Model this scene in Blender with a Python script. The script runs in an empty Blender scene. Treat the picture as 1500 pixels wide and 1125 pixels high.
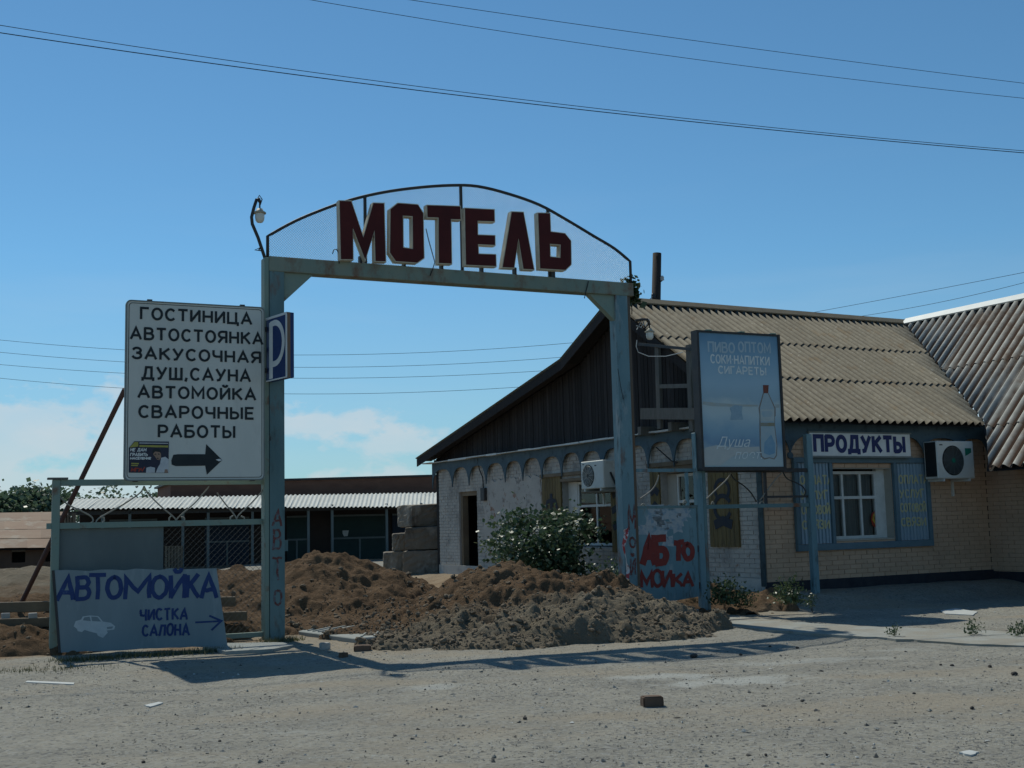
import bpy, bmesh, math, random
import numpy as np
from mathutils import Vector, Matrix
from mathutils.geometry import tessellate_polygon
random.seed(7); rng = np.random.default_rng(7)
S = bpy.context.scene
COL = S.collection
R_ = math.radians

# ------------------------------------------------------------------ camera, sky, sun, exposure
FPX = 1746.0; PITCH = math.atan(.1171); ROLL = .025
CAM = Vector((0, 0, 1.4))
Fw = Vector((0, math.cos(PITCH), math.sin(PITCH)))
_R0 = Vector((1, 0, 0)); _U0 = Vector((0, -math.sin(PITCH), math.cos(PITCH)))
Rt = _R0 * math.cos(ROLL) - _U0 * math.sin(ROLL)
Up = _R0 * math.sin(ROLL) + _U0 * math.cos(ROLL)
cd = bpy.data.cameras.new('camera'); cam = bpy.data.objects.new('camera', cd); COL.objects.link(cam)
cd.sensor_width = 36; cd.lens = 36 * FPX / 1500; cd.clip_start = .1; cd.clip_end = 3000
cam.matrix_world = Matrix(((Rt.x, Up.x, -Fw.x, CAM.x), (Rt.y, Up.y, -Fw.y, CAM.y), (Rt.z, Up.z, -Fw.z, CAM.z), (0, 0, 0, 1)))
S.camera = cam

SUN_EL = R_(51); SUN_AZ = math.atan2(-.475, .88)          # azimuth from +Y towards +X
sun_dir = Vector((math.sin(SUN_AZ) * math.cos(SUN_EL), math.cos(SUN_AZ) * math.cos(SUN_EL), math.sin(SUN_EL)))
W = bpy.data.worlds.new('World'); S.world = W; W.use_nodes = True
wn = W.node_tree.nodes; wl = W.node_tree.links; wn.clear()
def wnode(t, **k):
    n = wn.new(t)
    for a, v in k.items(): setattr(n, a, v)
    return n
def wmath(op, a, b=None, clamp=False):
    n = wnode('ShaderNodeMath', operation=op, use_clamp=clamp)
    for i, v in enumerate((a, b)):
        if v is None: continue
        if isinstance(v, (int, float)): n.inputs[i].default_value = v
        else: wl.new(v, n.inputs[i])
    return n.outputs[0]
sky = wnode('ShaderNodeTexSky', sky_type='NISHITA'); sky.sun_disc = False
sky.sun_elevation = SUN_EL; sky.sun_rotation = SUN_AZ; sky.altitude = 1200; sky.air_density = 1.0; sky.dust_density = .1; sky.ozone_density = 2.2
tc = wnode('ShaderNodeTexCoord'); sp = wnode('ShaderNodeSeparateXYZ'); wl.new(tc.outputs['Generated'], sp.inputs[0])
# cumulus band low over the horizon: billowing noise, thinning out with elevation
mp = wnode('ShaderNodeMapping'); mp.inputs['Scale'].default_value = (1, 1, 1.9); wl.new(tc.outputs['Generated'], mp.inputs[0])
n1 = wnode('ShaderNodeTexNoise'); n1.inputs['Scale'].default_value = 13; n1.inputs['Detail'].default_value = 10; n1.inputs['Roughness'].default_value = .58; wl.new(mp.outputs[0], n1.inputs['Vector'])
n2 = wnode('ShaderNodeTexNoise'); n2.inputs['Scale'].default_value = 2.6; n2.inputs['Detail'].default_value = 2; wl.new(mp.outputs[0], n2.inputs['Vector'])
n3 = wnode('ShaderNodeTexNoise'); n3.inputs['Scale'].default_value = 17; n3.inputs['Detail'].default_value = 6; wl.new(mp.outputs[0], n3.inputs['Vector'])
dens = wmath('ADD', wmath('MULTIPLY', n1.outputs[0], 1.2), wmath('MULTIPLY', n2.outputs[0], .55))
dens = wmath('SUBTRACT', dens, wmath('MULTIPLY', wmath('MAXIMUM', wmath('SUBTRACT', sp.outputs[2], .085), 0), 6.0))
dens = wmath('SUBTRACT', dens, .79)
cl = wmath('MULTIPLY', dens, 9.0, True)
cl = wmath('MULTIPLY', cl, wmath('SUBTRACT', 1.25, wmath('MULTIPLY', n3.outputs[0], 1.0)), True)
# thin high veil
mp2 = wnode('ShaderNodeMapping'); mp2.inputs['Scale'].default_value = (1.2, 1.2, 9); wl.new(tc.outputs['Generated'], mp2.inputs[0])
n4 = wnode('ShaderNodeTexNoise'); n4.inputs['Scale'].default_value = 3.0; n4.inputs['Detail'].default_value = 7; wl.new(mp2.outputs[0], n4.inputs['Vector'])
veil = wmath('MULTIPLY', wmath('MULTIPLY', wmath('SUBTRACT', n4.outputs[0], .5), 2.0, True), wmath('SUBTRACT', 1.0, wmath('MULTIPLY', sp.outputs[2], 3.2), True))
fac = wmath('MAXIMUM', wmath('MULTIPLY', cl, .75), wmath('MULTIPLY', veil, .35))
tint = wnode('ShaderNodeMix', data_type='RGBA', blend_type='MULTIPLY'); tint.inputs[0].default_value = 1
wl.new(sky.outputs[0], tint.inputs[6]); tint.inputs[7].default_value = (.60, .95, 1.02, 1)
hz = wnode('ShaderNodeMix', data_type='RGBA'); wl.new(wmath('MULTIPLY', wmath('SUBTRACT', 1.0, wmath('MULTIPLY', wmath('ABSOLUTE', sp.outputs[2]), 4.6), True), .62), hz.inputs[0]); wl.new(tint.outputs[2], hz.inputs[6]); hz.inputs[7].default_value = (2.9, 3.95, 4.9, 1)
mx = wnode('ShaderNodeMix', data_type='RGBA'); wl.new(fac, mx.inputs[0]); wl.new(hz.outputs[2], mx.inputs[6]); mx.inputs[7].default_value = (6.3, 6.9, 7.3, 1)
bg = wnode('ShaderNodeBackground'); bg.inputs[1].default_value = .108
wl.new(mx.outputs[2], bg.inputs[0]); wo = wnode('ShaderNodeOutputWorld'); wl.new(bg.outputs[0], wo.inputs[0])
sl = bpy.data.lights.new('sun', 'SUN'); sl.energy = 3.7; sl.angle = R_(.53); sl.color = (1, .98, .86)
so = bpy.data.objects.new('sun', sl); COL.objects.link(so); so.rotation_euler = sun_dir.to_track_quat('Z', 'Y').to_euler(); so.location = (-20, 40, 40)
S.view_settings.view_transform = 'Standard'; S.view_settings.look = 'None'; S.view_settings.gamma = 1; S.view_settings.exposure = -.18
S.render.engine = 'CYCLES'; S.render.resolution_x = 1024; S.render.resolution_y = 768

# ------------------------------------------------------------------ pixel (1500x1125 photo) to place
def ray(x, y): return Fw + Rt * ((x - 750) / FPX) + Up * ((562.5 - y) / FPX)
def gpt(x, y, z=0.0):
    d = ray(x, y); return CAM + d * ((z - CAM.z) / d.z)
def at(x, y, depth):
    d = ray(x, y); return CAM + d * (depth / d.y)
class Pl:
    """a plane with origin O, X to the viewer's right, Y up along the plane, N towards the viewer"""
    def __init__(s, O, X, Y=(0, 0, 1)):
        s.O = Vector(O); s.X = Vector(X).normalized(); s.Y = Vector(Y).normalized(); s.N = s.X.cross(s.Y).normalized()
    def pt(s, u, v, n=0): return s.O + s.X * u + s.Y * v + s.N * n
    def px(s, x, y, n=0):
        d = ray(x, y); t = ((s.O + s.N * n - CAM).dot(s.N)) / d.dot(s.N); P = CAM + d * t - s.O
        return P.dot(s.X), P.dot(s.Y)

# ------------------------------------------------------------------ numpy noise
def _h(ix, iy, seed):
    n = (ix.astype(np.int64) * 374761393 + iy.astype(np.int64) * 668265263 + seed * 1442695041) & 0xffffffff
    n = ((n ^ (n >> 13)) * 1274126177) & 0xffffffff
    return ((n ^ (n >> 16)) & 0xffff) / 65535.0
def vnoise(x, y, seed=0):
    x = np.asarray(x, float); y = np.asarray(y, float)
    ix = np.floor(x); iy = np.floor(y); fx = x - ix; fy = y - iy
    fx = fx * fx * (3 - 2 * fx); fy = fy * fy * (3 - 2 * fy)
    a = _h(ix, iy, seed); b = _h(ix + 1, iy, seed); c = _h(ix, iy + 1, seed); d = _h(ix + 1, iy + 1, seed)
    return (a + (b - a) * fx) * (1 - fy) + (c + (d - c) * fx) * fy - .5
def fbm(x, y, sc, oct=4, seed=0, gain=.5):
    r = 0; a = 1.0
    for k in range(oct):
        r = r + a * vnoise(np.asarray(x) * sc, np.asarray(y) * sc, seed + 17 * k); sc *= 2.03; a *= gain
    return r
def sstep(a, b, x):
    t = np.clip((np.asarray(x, float) - a) / (b - a), 0, 1); return t * t * (3 - 2 * t)

# ------------------------------------------------------------------ materials
MATS = {}
def mat(name, base, var=None, vscale=3, rough=.85, bump=0, bscale=40, metallic=0, stretch=(1, 1, 1), patches=(), rand=0, attr=None, vcon=(.3, .7), spec=.3, sheen=0):
    if name in MATS: return MATS[name]
    m = bpy.data.materials.new(name); m.use_nodes = True; nt = m.node_tree; N = nt.nodes; L = nt.links
    b = N['Principled BSDF']; b.inputs['Roughness'].default_value = rough; b.inputs['Metallic'].default_value = metallic; b.inputs['Specular IOR Level'].default_value = spec
    g = N.new('ShaderNodeNewGeometry'); mpn = N.new('ShaderNodeMapping'); mpn.inputs['Scale'].default_value = stretch; L.new(g.outputs['Position'], mpn.inputs[0])
    def noise(sc, det=6, rg=.6, raw=False, off=0):
        n = N.new('ShaderNodeTexNoise'); n.inputs['Scale'].default_value = sc; n.inputs['Detail'].default_value = det; n.inputs['Roughness'].default_value = rg
        src = g.outputs['Position'] if raw else mpn.outputs[0]
        if off:
            v = N.new('ShaderNodeVectorMath'); v.inputs[1].default_value = (off, off * .7, off * 1.3); L.new(src, v.inputs[0]); src = v.outputs[0]
        L.new(src, n.inputs['Vector']); return n.outputs[0]
    def remap(o, lo, hi):
        r = N.new('ShaderNodeMapRange'); r.inputs[1].default_value = lo; r.inputs[2].default_value = hi; L.new(o, r.inputs[0]); return r.outputs[0]
    def mix(fac, a, c, mode='MIX'):
        x = N.new('ShaderNodeMix'); x.data_type = 'RGBA'; x.blend_type = mode
        if isinstance(fac, float): x.inputs[0].default_value = fac
        else: L.new(fac, x.inputs[0])
        for i, v in ((6, a), (7, c)):
            if isinstance(v, tuple): x.inputs[i].default_value = (*v, 1)
            else: L.new(v, x.inputs[i])
        return x.outputs[2]
    cur = tuple(base)
    cur = mix(remap(noise(vscale), *vcon), cur, tuple(var if var else [c * .75 for c in base]))
    for i, (pc, thr, sc, soft) in enumerate(patches):
        cur = mix(remap(noise(sc, 8, .65, off=3.7 * (i + 1)), thr - soft, thr + soft), cur, tuple(pc))
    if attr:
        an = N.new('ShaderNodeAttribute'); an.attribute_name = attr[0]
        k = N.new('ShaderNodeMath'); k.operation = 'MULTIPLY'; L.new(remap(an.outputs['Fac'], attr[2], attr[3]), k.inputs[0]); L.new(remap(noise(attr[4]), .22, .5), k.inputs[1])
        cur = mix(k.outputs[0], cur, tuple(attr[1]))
    if rand:
        oi = N.new('ShaderNodeObjectInfo'); r = N.new('ShaderNodeMapRange'); r.inputs[3].default_value = 1 - rand; r.inputs[4].default_value = 1 + rand; L.new(oi.outputs['Random'], r.inputs[0])
        cb = N.new('ShaderNodeCombineXYZ')
        for i in range(3): L.new(r.outputs[0], cb.inputs[i])
        cur = mix(1.0, cur, cb.outputs[0], 'MULTIPLY')
    L.new(cur, b.inputs['Base Color'])
    if bump:
        bn = N.new('ShaderNodeBump'); bn.inputs['Strength'].default_value = bump; bn.inputs['Distance'].default_value = .02; L.new(noise(bscale, 8, .7), bn.inputs['Height']); L.new(bn.outputs[0], b.inputs['Normal'])
    MATS[name] = m; return m

RUST = (.16, .07, .035)
m_paint = mat('weathered_blue_green_paint', (.088, .16, .17), (.13, .215, .225), 2.5, .6, .15, 30, patches=((RUST, .62, 2.6, .06), ((.07, .11, .11), .64, 7, .08)), stretch=(1, 1, .35))
m_paint2 = mat('weathered_blue_paint', (.105, .20, .235), (.155, .26, .29), 3, .6, .15, 30, patches=((RUST, .62, 3, .05), ((.33, .36, .36), .67, 5, .07), ((.06, .08, .085), .63, 9, .08)), stretch=(1, 1, .3))
m_beam = mat('rust_streaked_green_paint', (.15, .22, .19), (.22, .25, .20), 3, .65, .15, 30, patches=((RUST, .60, 3.5, .1),), stretch=(1, 1, .6))
m_gusset = mat('faded_grey_green_paint', (.17, .25, .22), (.22, .27, .22), 3, .65, .1, 30, patches=((RUST, .66, 5, .08),))
m_darksteel = mat('dark_steel', (.025, .03, .035), (.05, .045, .04), 6, .55, .1, 40)
m_rustpipe = mat('rusty_pipe', (.06, .04, .045), (.10, .05, .035), 8, .7, .2, 50)
m_galv = mat('galvanised_wire', (.50, .54, .56), (.38, .42, .44), 5, .5, 0, metallic=0)
m_chain = mat('old_chain_link', (.06, .07, .066), (.04, .045, .042), 5, .6)
m_letterbody = mat('cream_letter_sides', (.62, .58, .45), (.42, .38, .30), 4, .7, .1, 30)
m_red = mat('faded_red_face', (.085, .017, .016), (.055, .013, .013), 2.2, .65, .1, 30, spec=.15)
m_signwhite = mat('sign_white', (.60, .61, .56), (.51, .525, .48), 1.3, .55, .05, 30, patches=(((.46, .46, .42), .68, 3, .1),), stretch=(1, 1, .4))
m_signframe = mat('sign_frame_grey', (.20, .23, .22), None, 5, .6)
m_black = mat('sign_black_letters', (.012, .018, .022), (.02, .028, .03), 8, .6)
m_blueP = mat('parking_blue', (.012, .035, .13), (.02, .05, .16), 5, .5, 0)
m_white = mat('plain_white_paint', (.72, .74, .72), (.58, .60, .58), 4, .6)
m_boardgrey = mat('car_wash_board_grey', (.225, .275, .29), (.175, .22, .235), 1.6, .65, .05, 20, patches=(((.31, .355, .36), .64, 2.5, .1),), stretch=(1.6, 1.6, .3))
m_bluepaint = mat('hand_painted_blue', (.012, .032, .125), (.02, .05, .16), 10, .6, patches=(((.12, .17, .27), .70, 14, .06),))
m_carwhite = mat('faded_white_silhouette', (.50, .54, .54), (.40, .44, .45), 12, .7)
m_graff = mat('red_graffiti', (.22, .028, .022), (.16, .024, .02), 10, .6, patches=(((.16, .22, .25), .70, 20, .06),))
m_graffdim = mat('faint_red_graffiti', (.15, .035, .03), (.11, .06, .055), 12, .7, patches=(((.13, .22, .25), .58, 16, .1),))
m_sheet = mat('grey_sheet', (.135, .165, .165), (.10, .125, .125), 2, .6, .08, 15, stretch=(1, 1, .5))
m_wood = mat('weathered_dark_wood', (.022, .020, .020), (.042, .037, .035), 6, .9, .4, 40, stretch=(6, 6, .4), rand=.35)
m_woodgrey = mat('grey_timber', (.17, .165, .15), (.12, .115, .10), 5, .9, .3, 30, stretch=(4, 4, .6), rand=.15)
m_woodbrown = mat('brown_timber', (.13, .10, .07), (.20, .16, .11), 3, .9, .3, 30, rand=.15)
m_valance = mat('slate_blue_valance', (.055, .095, .12), (.08, .125, .15), 3, .8, .15, 30, patches=(((.025, .04, .05), .63, 6, .1),))
m_brickwhite = mat('white_painted_brick', (.52, .49, .435), (.40, .375, .335), 2.2, .9, .5, 45, patches=(((.27, .16, .11), .67, 4.5, .05), ((.27, .255, .235), .58, 2.1, .1)), rand=.05)
m_mortwhite = mat('white_painted_mortar', (.40, .39, .37), (.30, .29, .27), 6, .95, .4, 60)
m_brickcream = mat('cream_painted_brick', (.58, .40, .275), (.48, .33, .225), 1.8, .9, .5, 45, patches=(((.26, .19, .13), .69, 3.5, .06),), rand=.05)
m_mortcream = mat('cream_painted_mortar', (.48, .33, .225), (.34, .23, .155), 5, .95, .4, 60)
m_plaster = mat('flaking_plaster', (.48, .455, .41), (.38, .36, .325), 2.0, .95, .5, 18, patches=(((.27, .15, .10), .62, 2.4, .03), ((.22, .205, .185), .60, 5, .05)))
m_plinth = mat('tarred_plinth', (.018, .021, .03), (.035, .038, .045), 6, .85, .4, 30)
m_asb = mat('asbestos_sheet', (.20, .182, .142), (.14, .127, .098), 5, .95, .35, 60, stretch=(2, 2, 2), patches=(((.15, .11, .065), .63, 1.1, .08), ((.34, .33, .295), .66, 9, .06)), rand=.10, attr=('crest', (.035, .03, .024), .72, .10, 1.6))  # valley dirt darkened to stand in for shading across the corrugation
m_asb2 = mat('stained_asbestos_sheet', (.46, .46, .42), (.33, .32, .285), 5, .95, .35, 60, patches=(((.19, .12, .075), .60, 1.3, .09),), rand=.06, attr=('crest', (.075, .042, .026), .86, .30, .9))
m_asb3 = mat('pale_sheet', (.66, .66, .61), (.56, .56, .51), 3, .9, .2, 40, rand=.05)
m_ridge = mat('brown_ridge', (.19, .155, .10), (.13, .105, .07), 4, .9, .2, 30)
m_ridgemetal = mat('bright_ridge_metal', (.62, .64, .61), (.5, .52, .5), 3, .5)
m_shut_y = mat('ochre_shutter', (.185, .135, .055), (.125, .095, .045), 4, .8, .2, 30, stretch=(5, 5, .6), patches=(((.06, .05, .03), .62, 4, .1),), rand=.12)
m_shut_b = mat('blue_shutter', (.28, .37, .43), (.22, .305, .365), 3, .7, .15, 25, stretch=(4, 4, .5), rand=.06)
m_shutframe = mat('blue_window_casing', (.125, .19, .225), (.09, .15, .18), 5, .7, .1, 25)
m_winwhite = mat('white_window_frame', (.62, .63, .60), (.48, .49, .46), 6, .7)
m_reveal = mat('window_reveal_plaster', (.42, .39, .33), (.34, .32, .27), 4, .9, .2, 20)
m_curtain = mat('grey_curtain', (.16, .185, .185), (.09, .11, .11), 4, .9, stretch=(8, 8, .3))
m_yellow = mat('faded_yellow_lettering', (.50, .46, .22), (.40, .40, .27), 9, .8, patches=(((.25, .33, .38), .64, 8, .06),))
m_deco_b = mat('dark_blue_ornament', (.024, .032, .048), (.045, .045, .045), 8, .8)
m_deco_r = mat('rust_orange_ornament', (.15, .055, .02), (.11, .05, .025), 8, .8)
m_ac = mat('ac_white_enamel', (.60, .61, .57), (.52, .53, .49), 3, .5, 0, patches=(((.40, .38, .33), .68, 4, .1),))
m_acdark = mat('ac_dark_grille', (.02, .024, .026), None, 5, .5)
m_acgreen = mat('ac_green_badge', (.01, .17, .11), None, 5, .5)
m_concrete = mat('concrete_block', (.245, .21, .165), (.165, .14, .11), 2.2, .95, .6, 25, patches=(((.32, .29, .245), .60, 2.5, .06), ((.09, .075, .06), .62, 2.2, .07)), rand=.22, stretch=(1, 1, .5))
m_slab = mat('pale_concrete_slab', (.34, .35, .32), (.26, .265, .24), 3, .95, .4, 30)
m_brickred = mat('red_brick_far', (.19, .10, .068), (.145, .075, .052), 1.5, .95, .3, 10, stretch=(1, 1, 3))
m_brickred2 = mat('shed_brick', (.13, .085, .06), (.09, .06, .045), 2, .95, .3, 10)
m_rusttin = mat('rusty_tin_roof', (.25, .165, .105), (.20, .115, .07), 1.2, .8, .2, 10, patches=(((.31, .26, .20), .60, 1.7, .08),), rand=.14)
m_darkgreen = mat('dark_green_door', (.018, .045, .042), (.012, .03, .03), 1.5, .7)
m_darkblue = mat('dark_blue_door', (.014, .028, .05), None, 1.5, .7)
m_interior = mat('dark_interior', (.03, .028, .026), None, 3, .95)
m_cable = mat('black_cable', (.02, .02, .022), None, 5, .6)
m_whitecable = mat('white_cable', (.55, .56, .54), None, 5, .6)
m_pole = mat('tarred_pole', (.030, .024, .022), (.05, .038, .03), 4, .9, .4, 30, stretch=(3, 3, .4))
m_porcelain = mat('porcelain', (.55, .56, .54), None, 5, .3)
m_lampcap = mat('lamp_cap', (.42, .40, .32), (.3, .28, .22), 8, .6)
m_bark = mat('bark', (.07, .055, .04), None, 8, .9, .3, 30)
m_dirtclod = mat('soil_clods', (.155, .115, .077), (.20, .158, .11), 2.5, 1.0, .4, 40, rand=0)
m_stone = mat('mixed_gravel', (.22, .215, .20), (.115, .11, .105), 22, .95, .3, 60, vcon=(.35, .62), patches=(((.42, .42, .40), .66, 30, .03),))
m_brickbit = mat('broken_brick', (.11, .075, .055), (.15, .10, .07), 9, .95, .4, 50)
m_palestone = mat('pale_rubble', (.42, .41, .38), (.33, .32, .30), 12, .95, .3, 50)
m_litter = mat('white_litter', (.52, .53, .51), (.40, .41, .39), 8, .8)
m_apron = mat('dusty_broken_concrete', (.33, .335, .30), (.28, .28, .25), 2.5, .95, .5, 30, patches=(((.28, .26, .215), .50, 1.9, .06), ((.22, .21, .18), .64, 6, .05)))
m_darkstone = mat('dark_stone', (.05, .045, .042), (.08, .07, .06), 12, .95, .3, 50)

def leafmat(name, c, c2, tr=.25):
    m = bpy.data.materials.new(name); m.use_nodes = True; N = m.node_tree.nodes; L = m.node_tree.links; b = N['Principled BSDF']
    at_ = N.new('ShaderNodeAttribute'); at_.attribute_name = 'rnd'
    x = N.new('ShaderNodeMix'); x.data_type = 'RGBA'; x.inputs[6].default_value = (*c, 1); x.inputs[7].default_value = (*c2, 1); L.new(at_.outputs['Fac'], x.inputs[0]); L.new(x.outputs[2], b.inputs['Base Color'])
    b.inputs['Roughness'].default_value = .45
    t = N.new('ShaderNodeBsdfTranslucent'); L.new(x.outputs[2], t.inputs[0]); ms = N.new('ShaderNodeMixShader'); ms.inputs[0].default_value = tr
    L.new(b.outputs[0], ms.inputs[1]); L.new(t.outputs[0], ms.inputs[2]); L.new(ms.outputs[0], N['Material Output'].inputs[0]); return m
m_leaf = leafmat('shrub_leaves', (.035, .07, .038), (.085, .135, .07))
m_leaf2 = leafmat('tree_leaves', (.07, .115, .075), (.13, .18, .10), .4)
m_weed = leafmat('weed_leaves', (.035, .065, .025), (.09, .12, .05))
m_grass = leafmat('roadside_grass', (.06, .08, .03), (.15, .14, .07))

def glassmat(name, tint, refl=1.0):
    m = bpy.data.materials.new(name); m.use_nodes = True; N = m.node_tree.nodes; L = m.node_tree.links; N.remove(N['Principled BSDF'])
    t = N.new('ShaderNodeBsdfTransparent'); t.inputs[0].default_value = (*tint, 1); gl = N.new('ShaderNodeBsdfGlossy'); gl.inputs['Roughness'].default_value = .03
    fr = N.new('ShaderNodeFresnel'); fr.inputs[0].default_value = 1.5; ms = N.new('ShaderNodeMixShader'); L.new(fr.outputs[0], ms.inputs[0]); L.new(t.outputs[0], ms.inputs[1]); L.new(gl.outputs[0], ms.inputs[2]); L.new(ms.outputs[0], N['Material Output'].inputs[0]); return m
m_glass = glassmat('window_glass', (.94, .97, .97))
m_lampglass = mat('frosted_lamp_glass', (.66, .68, .64), (.55, .57, .53), 10, .35)

# ------------------------------------------------------------------ mesh building
class MB:
    def __init__(s): s.v = []; s.f = []; s.attr = None
    def add(s, vs, fs):
        k = len(s.v); s.v.extend(Vector(v) for v in vs); s.f.extend([tuple(i + k for i in f) for f in fs]); return s
    def box(s, pl, u0, u1, v0, v1, n0, n1):
        c = [pl.pt(u, v, n) for n in (n0, n1) for v in (v0, v1) for u in (u0, u1)]
        return s.add(c, [(0, 2, 3, 1), (4, 5, 7, 6), (0, 1, 5, 4), (2, 6, 7, 3), (0, 4, 6, 2), (1, 3, 7, 5)])
    def pbox(s, pl, x0, y0, x1, y1, n0, n1):
        """box whose front face (at n1) covers the photo rectangle"""
        xm, ym = (x0 + x1) / 2, (y0 + y1) / 2
        u0 = pl.px(x0, ym, n1)[0]; u1 = pl.px(x1, ym, n1)[0]; v1 = pl.px(xm, y0, n1)[1]; v0 = pl.px(xm, y1, n1)[1]
        return s.box(pl, u0, u1, v0, v1, n0, n1)
    def hexa(s, b, t):
        """prism between two quads b and t (same winding)"""
        n = len(b)
        return s.add(list(b) + list(t), [tuple(range(n))[::-1], tuple(range(n, 2 * n))] + [(i, (i + 1) % n, n + (i + 1) % n, n + i) for i in range(n)])
    def poly(s, pl, loops, n0, n1):
        """extruded polygon with holes; loops of (u, v); front at n1"""
        tri = tessellate_polygon([[Vector((u, v, 0)) for u, v in lp] for lp in loops])
        flat = [q for lp in loops for q in lp]; k = len(flat)
        def ar(t):
            a, b, c = (flat[i] for i in t); return (b[0] - a[0]) * (c[1] - a[1]) - (b[1] - a[1]) * (c[0] - a[0])
        vs = [pl.pt(u, v, n1) for u, v in flat]; fs = [tuple(t) if ar(t) > 0 else tuple(t[::-1]) for t in tri if abs(ar(t)) > 1e-10]
        if n0 is not None:
            vs += [pl.pt(u, v, n0) for u, v in flat]; fs += [tuple(i + k for i in f[::-1]) for f in list(fs)]
            o = 0
            for lp in loops:
                m = len(lp)
                for i in range(m): fs.append((o + i, o + (i + 1) % m, k + o + (i + 1) % m, k + o + i))
                o += m
        return s.add(vs, fs)
    def tube(s, pts, r, seg=8, cap=True):
        pts = [Vector(p) for p in pts]; rs = r if isinstance(r, (list, tuple)) else [r] * len(pts); rings = []; k = len(s.v); up = None
        for i, p in enumerate(pts):
            d = (pts[min(i + 1, len(pts) - 1)] - pts[max(i - 1, 0)]).normalized()
            if up is None: up = d.orthogonal().normalized()
            up = (up - d * up.dot(d)).normalized(); w = d.cross(up)
            for j in range(seg):
                a = 2 * math.pi * j / seg; s.v.append(p + (up * math.cos(a) + w * math.sin(a)) * rs[i])
        for i in range(len(pts) - 1):
            for j in range(seg): s.f.append((k + i * seg + j, k + i * seg + (j + 1) % seg, k + (i + 1) * seg + (j + 1) % seg, k + (i + 1) * seg + j))
        if cap: s.f.append(tuple(k + j for j in range(seg))[::-1]); s.f.append(tuple(k + (len(pts) - 1) * seg + j for j in range(seg)))
        return s
    def bar(s, pl, p, q, w, n0, n1):
        """flat bar in a plane from (u,v) to (u,v)"""
        d = Vector((q[0] - p[0], q[1] - p[1])).normalized(); a = Vector((-d.y, d.x)) * (w / 2)
        quad = [(p[0] - a.x, p[1] - a.y), (q[0] - a.x, q[1] - a.y), (q[0] + a.x, q[1] + a.y), (p[0] + a.x, p[1] + a.y)]
        return s.hexa([pl.pt(u, v, n0) for u, v in quad], [pl.pt(u, v, n1) for u, v in quad])
    def lathe(s, base, prof, seg=20):
        k = len(s.v)
        for r, z in prof:
            for j in range(seg): s.v.append(base + Vector((r * math.cos(2 * math.pi * j / seg), r * math.sin(2 * math.pi * j / seg), z)))
        for i in range(len(prof) - 1):
            for j in range(seg): s.f.append((k + i * seg + j, k + i * seg + (j + 1) % seg, k + (i + 1) * seg + (j + 1) % seg, k + (i + 1) * seg + j))
        return s
    def ribbon(s, pl, pts, w, n):
        pts = [Vector(p) for p in pts]
        q = [pts[0]]
        for p in pts[1:]:
            if (p - q[-1]).length > 1e-5: q.append(p)
        closed = len(q) > 3 and (q[0] - q[-1]).length < 1e-4
        m = len(q); vs = []
        for i in range(m):
            a = q[i - 1] if i else (q[-2] if closed else None); b = q[i + 1] if i < m - 1 else (q[1] if closed else None)
            d1 = (q[i] - a).normalized() if a is not None else None; d2 = (b - q[i]).normalized() if b is not None else None
            d1 = d1 or d2; d2 = d2 or d1; t = (d1 + d2); t = t.normalized() if t.length > 1e-4 else d1
            nn = Vector((-t.y, t.x)); c = max(.45, nn.dot(Vector((-d1.y, d1.x)))); o = nn * (w / 2 / c)
            e = Vector((0, 0))
            if not closed and i == 0: e = -d2 * (w * .25)
            if not closed and i == m - 1: e = d1 * (w * .25)
            vs += [pl.pt(*(q[i] + e - o), n), pl.pt(*(q[i] + e + o), n)]
        return s.add(vs, [(2 * i, 2 * i + 2, 2 * i + 3, 2 * i + 1) for i in range(m - 1)])
    def link(s, name, m, parent=None, smooth=False, bevel=0, loc=None, attrs=None, base=False):
        me = bpy.data.meshes.new(name); mat_inv = None
        if parent is not None: mat_inv = INV[parent.name]
        elif loc is not None: mat_inv = Matrix.Translation(-Vector(loc))
        vs = [mat_inv @ v for v in s.v] if mat_inv else s.v
        me.from_pydata([tuple(v) for v in vs], [], s.f); me.materials.append(m)
        if smooth: me.polygons.foreach_set('use_smooth', [True] * len(me.polygons))
        if attrs:
            for an, vals in attrs.items():
                A = me.attributes.new(an, 'FLOAT', 'POINT'); A.data.foreach_set('value', np.asarray(vals, dtype=np.float32))
        me.validate(); me.update()
        o = bpy.data.objects.new(name, me); COL.objects.link(o)
        if parent is not None: o.parent = parent; INV[o.name] = mat_inv
        else:
            o.location = loc or (0, 0, 0); INV[o.name] = mat_inv or Matrix.Identity(4)
        if bevel:
            bv = o.modifiers.new('bevel', 'BEVEL'); bv.width = bevel; bv.segments = 1; bv.limit_method = 'ANGLE'; bv.angle_limit = R_(40)
        return o
INV = {}
def tag(o, label, cat, group=None, kind=None):
    o['label'] = label; o['category'] = cat
    if group: o['group'] = group
    if kind: o['kind'] = kind
    return o
def thing(name, loc, label, cat, group=None, rz=0):
    o = bpy.data.objects.new(name, None); o.empty_display_size = .3; COL.objects.link(o); o.location = loc; o.rotation_euler = (0, 0, rz)
    INV[o.name] = (Matrix.Translation(Vector(loc)) @ Matrix.Rotation(rz, 4, 'Z')).inverted(); return tag(o, label, cat, group)
def struct(o, kind='structure'): o['kind'] = kind; return o

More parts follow.
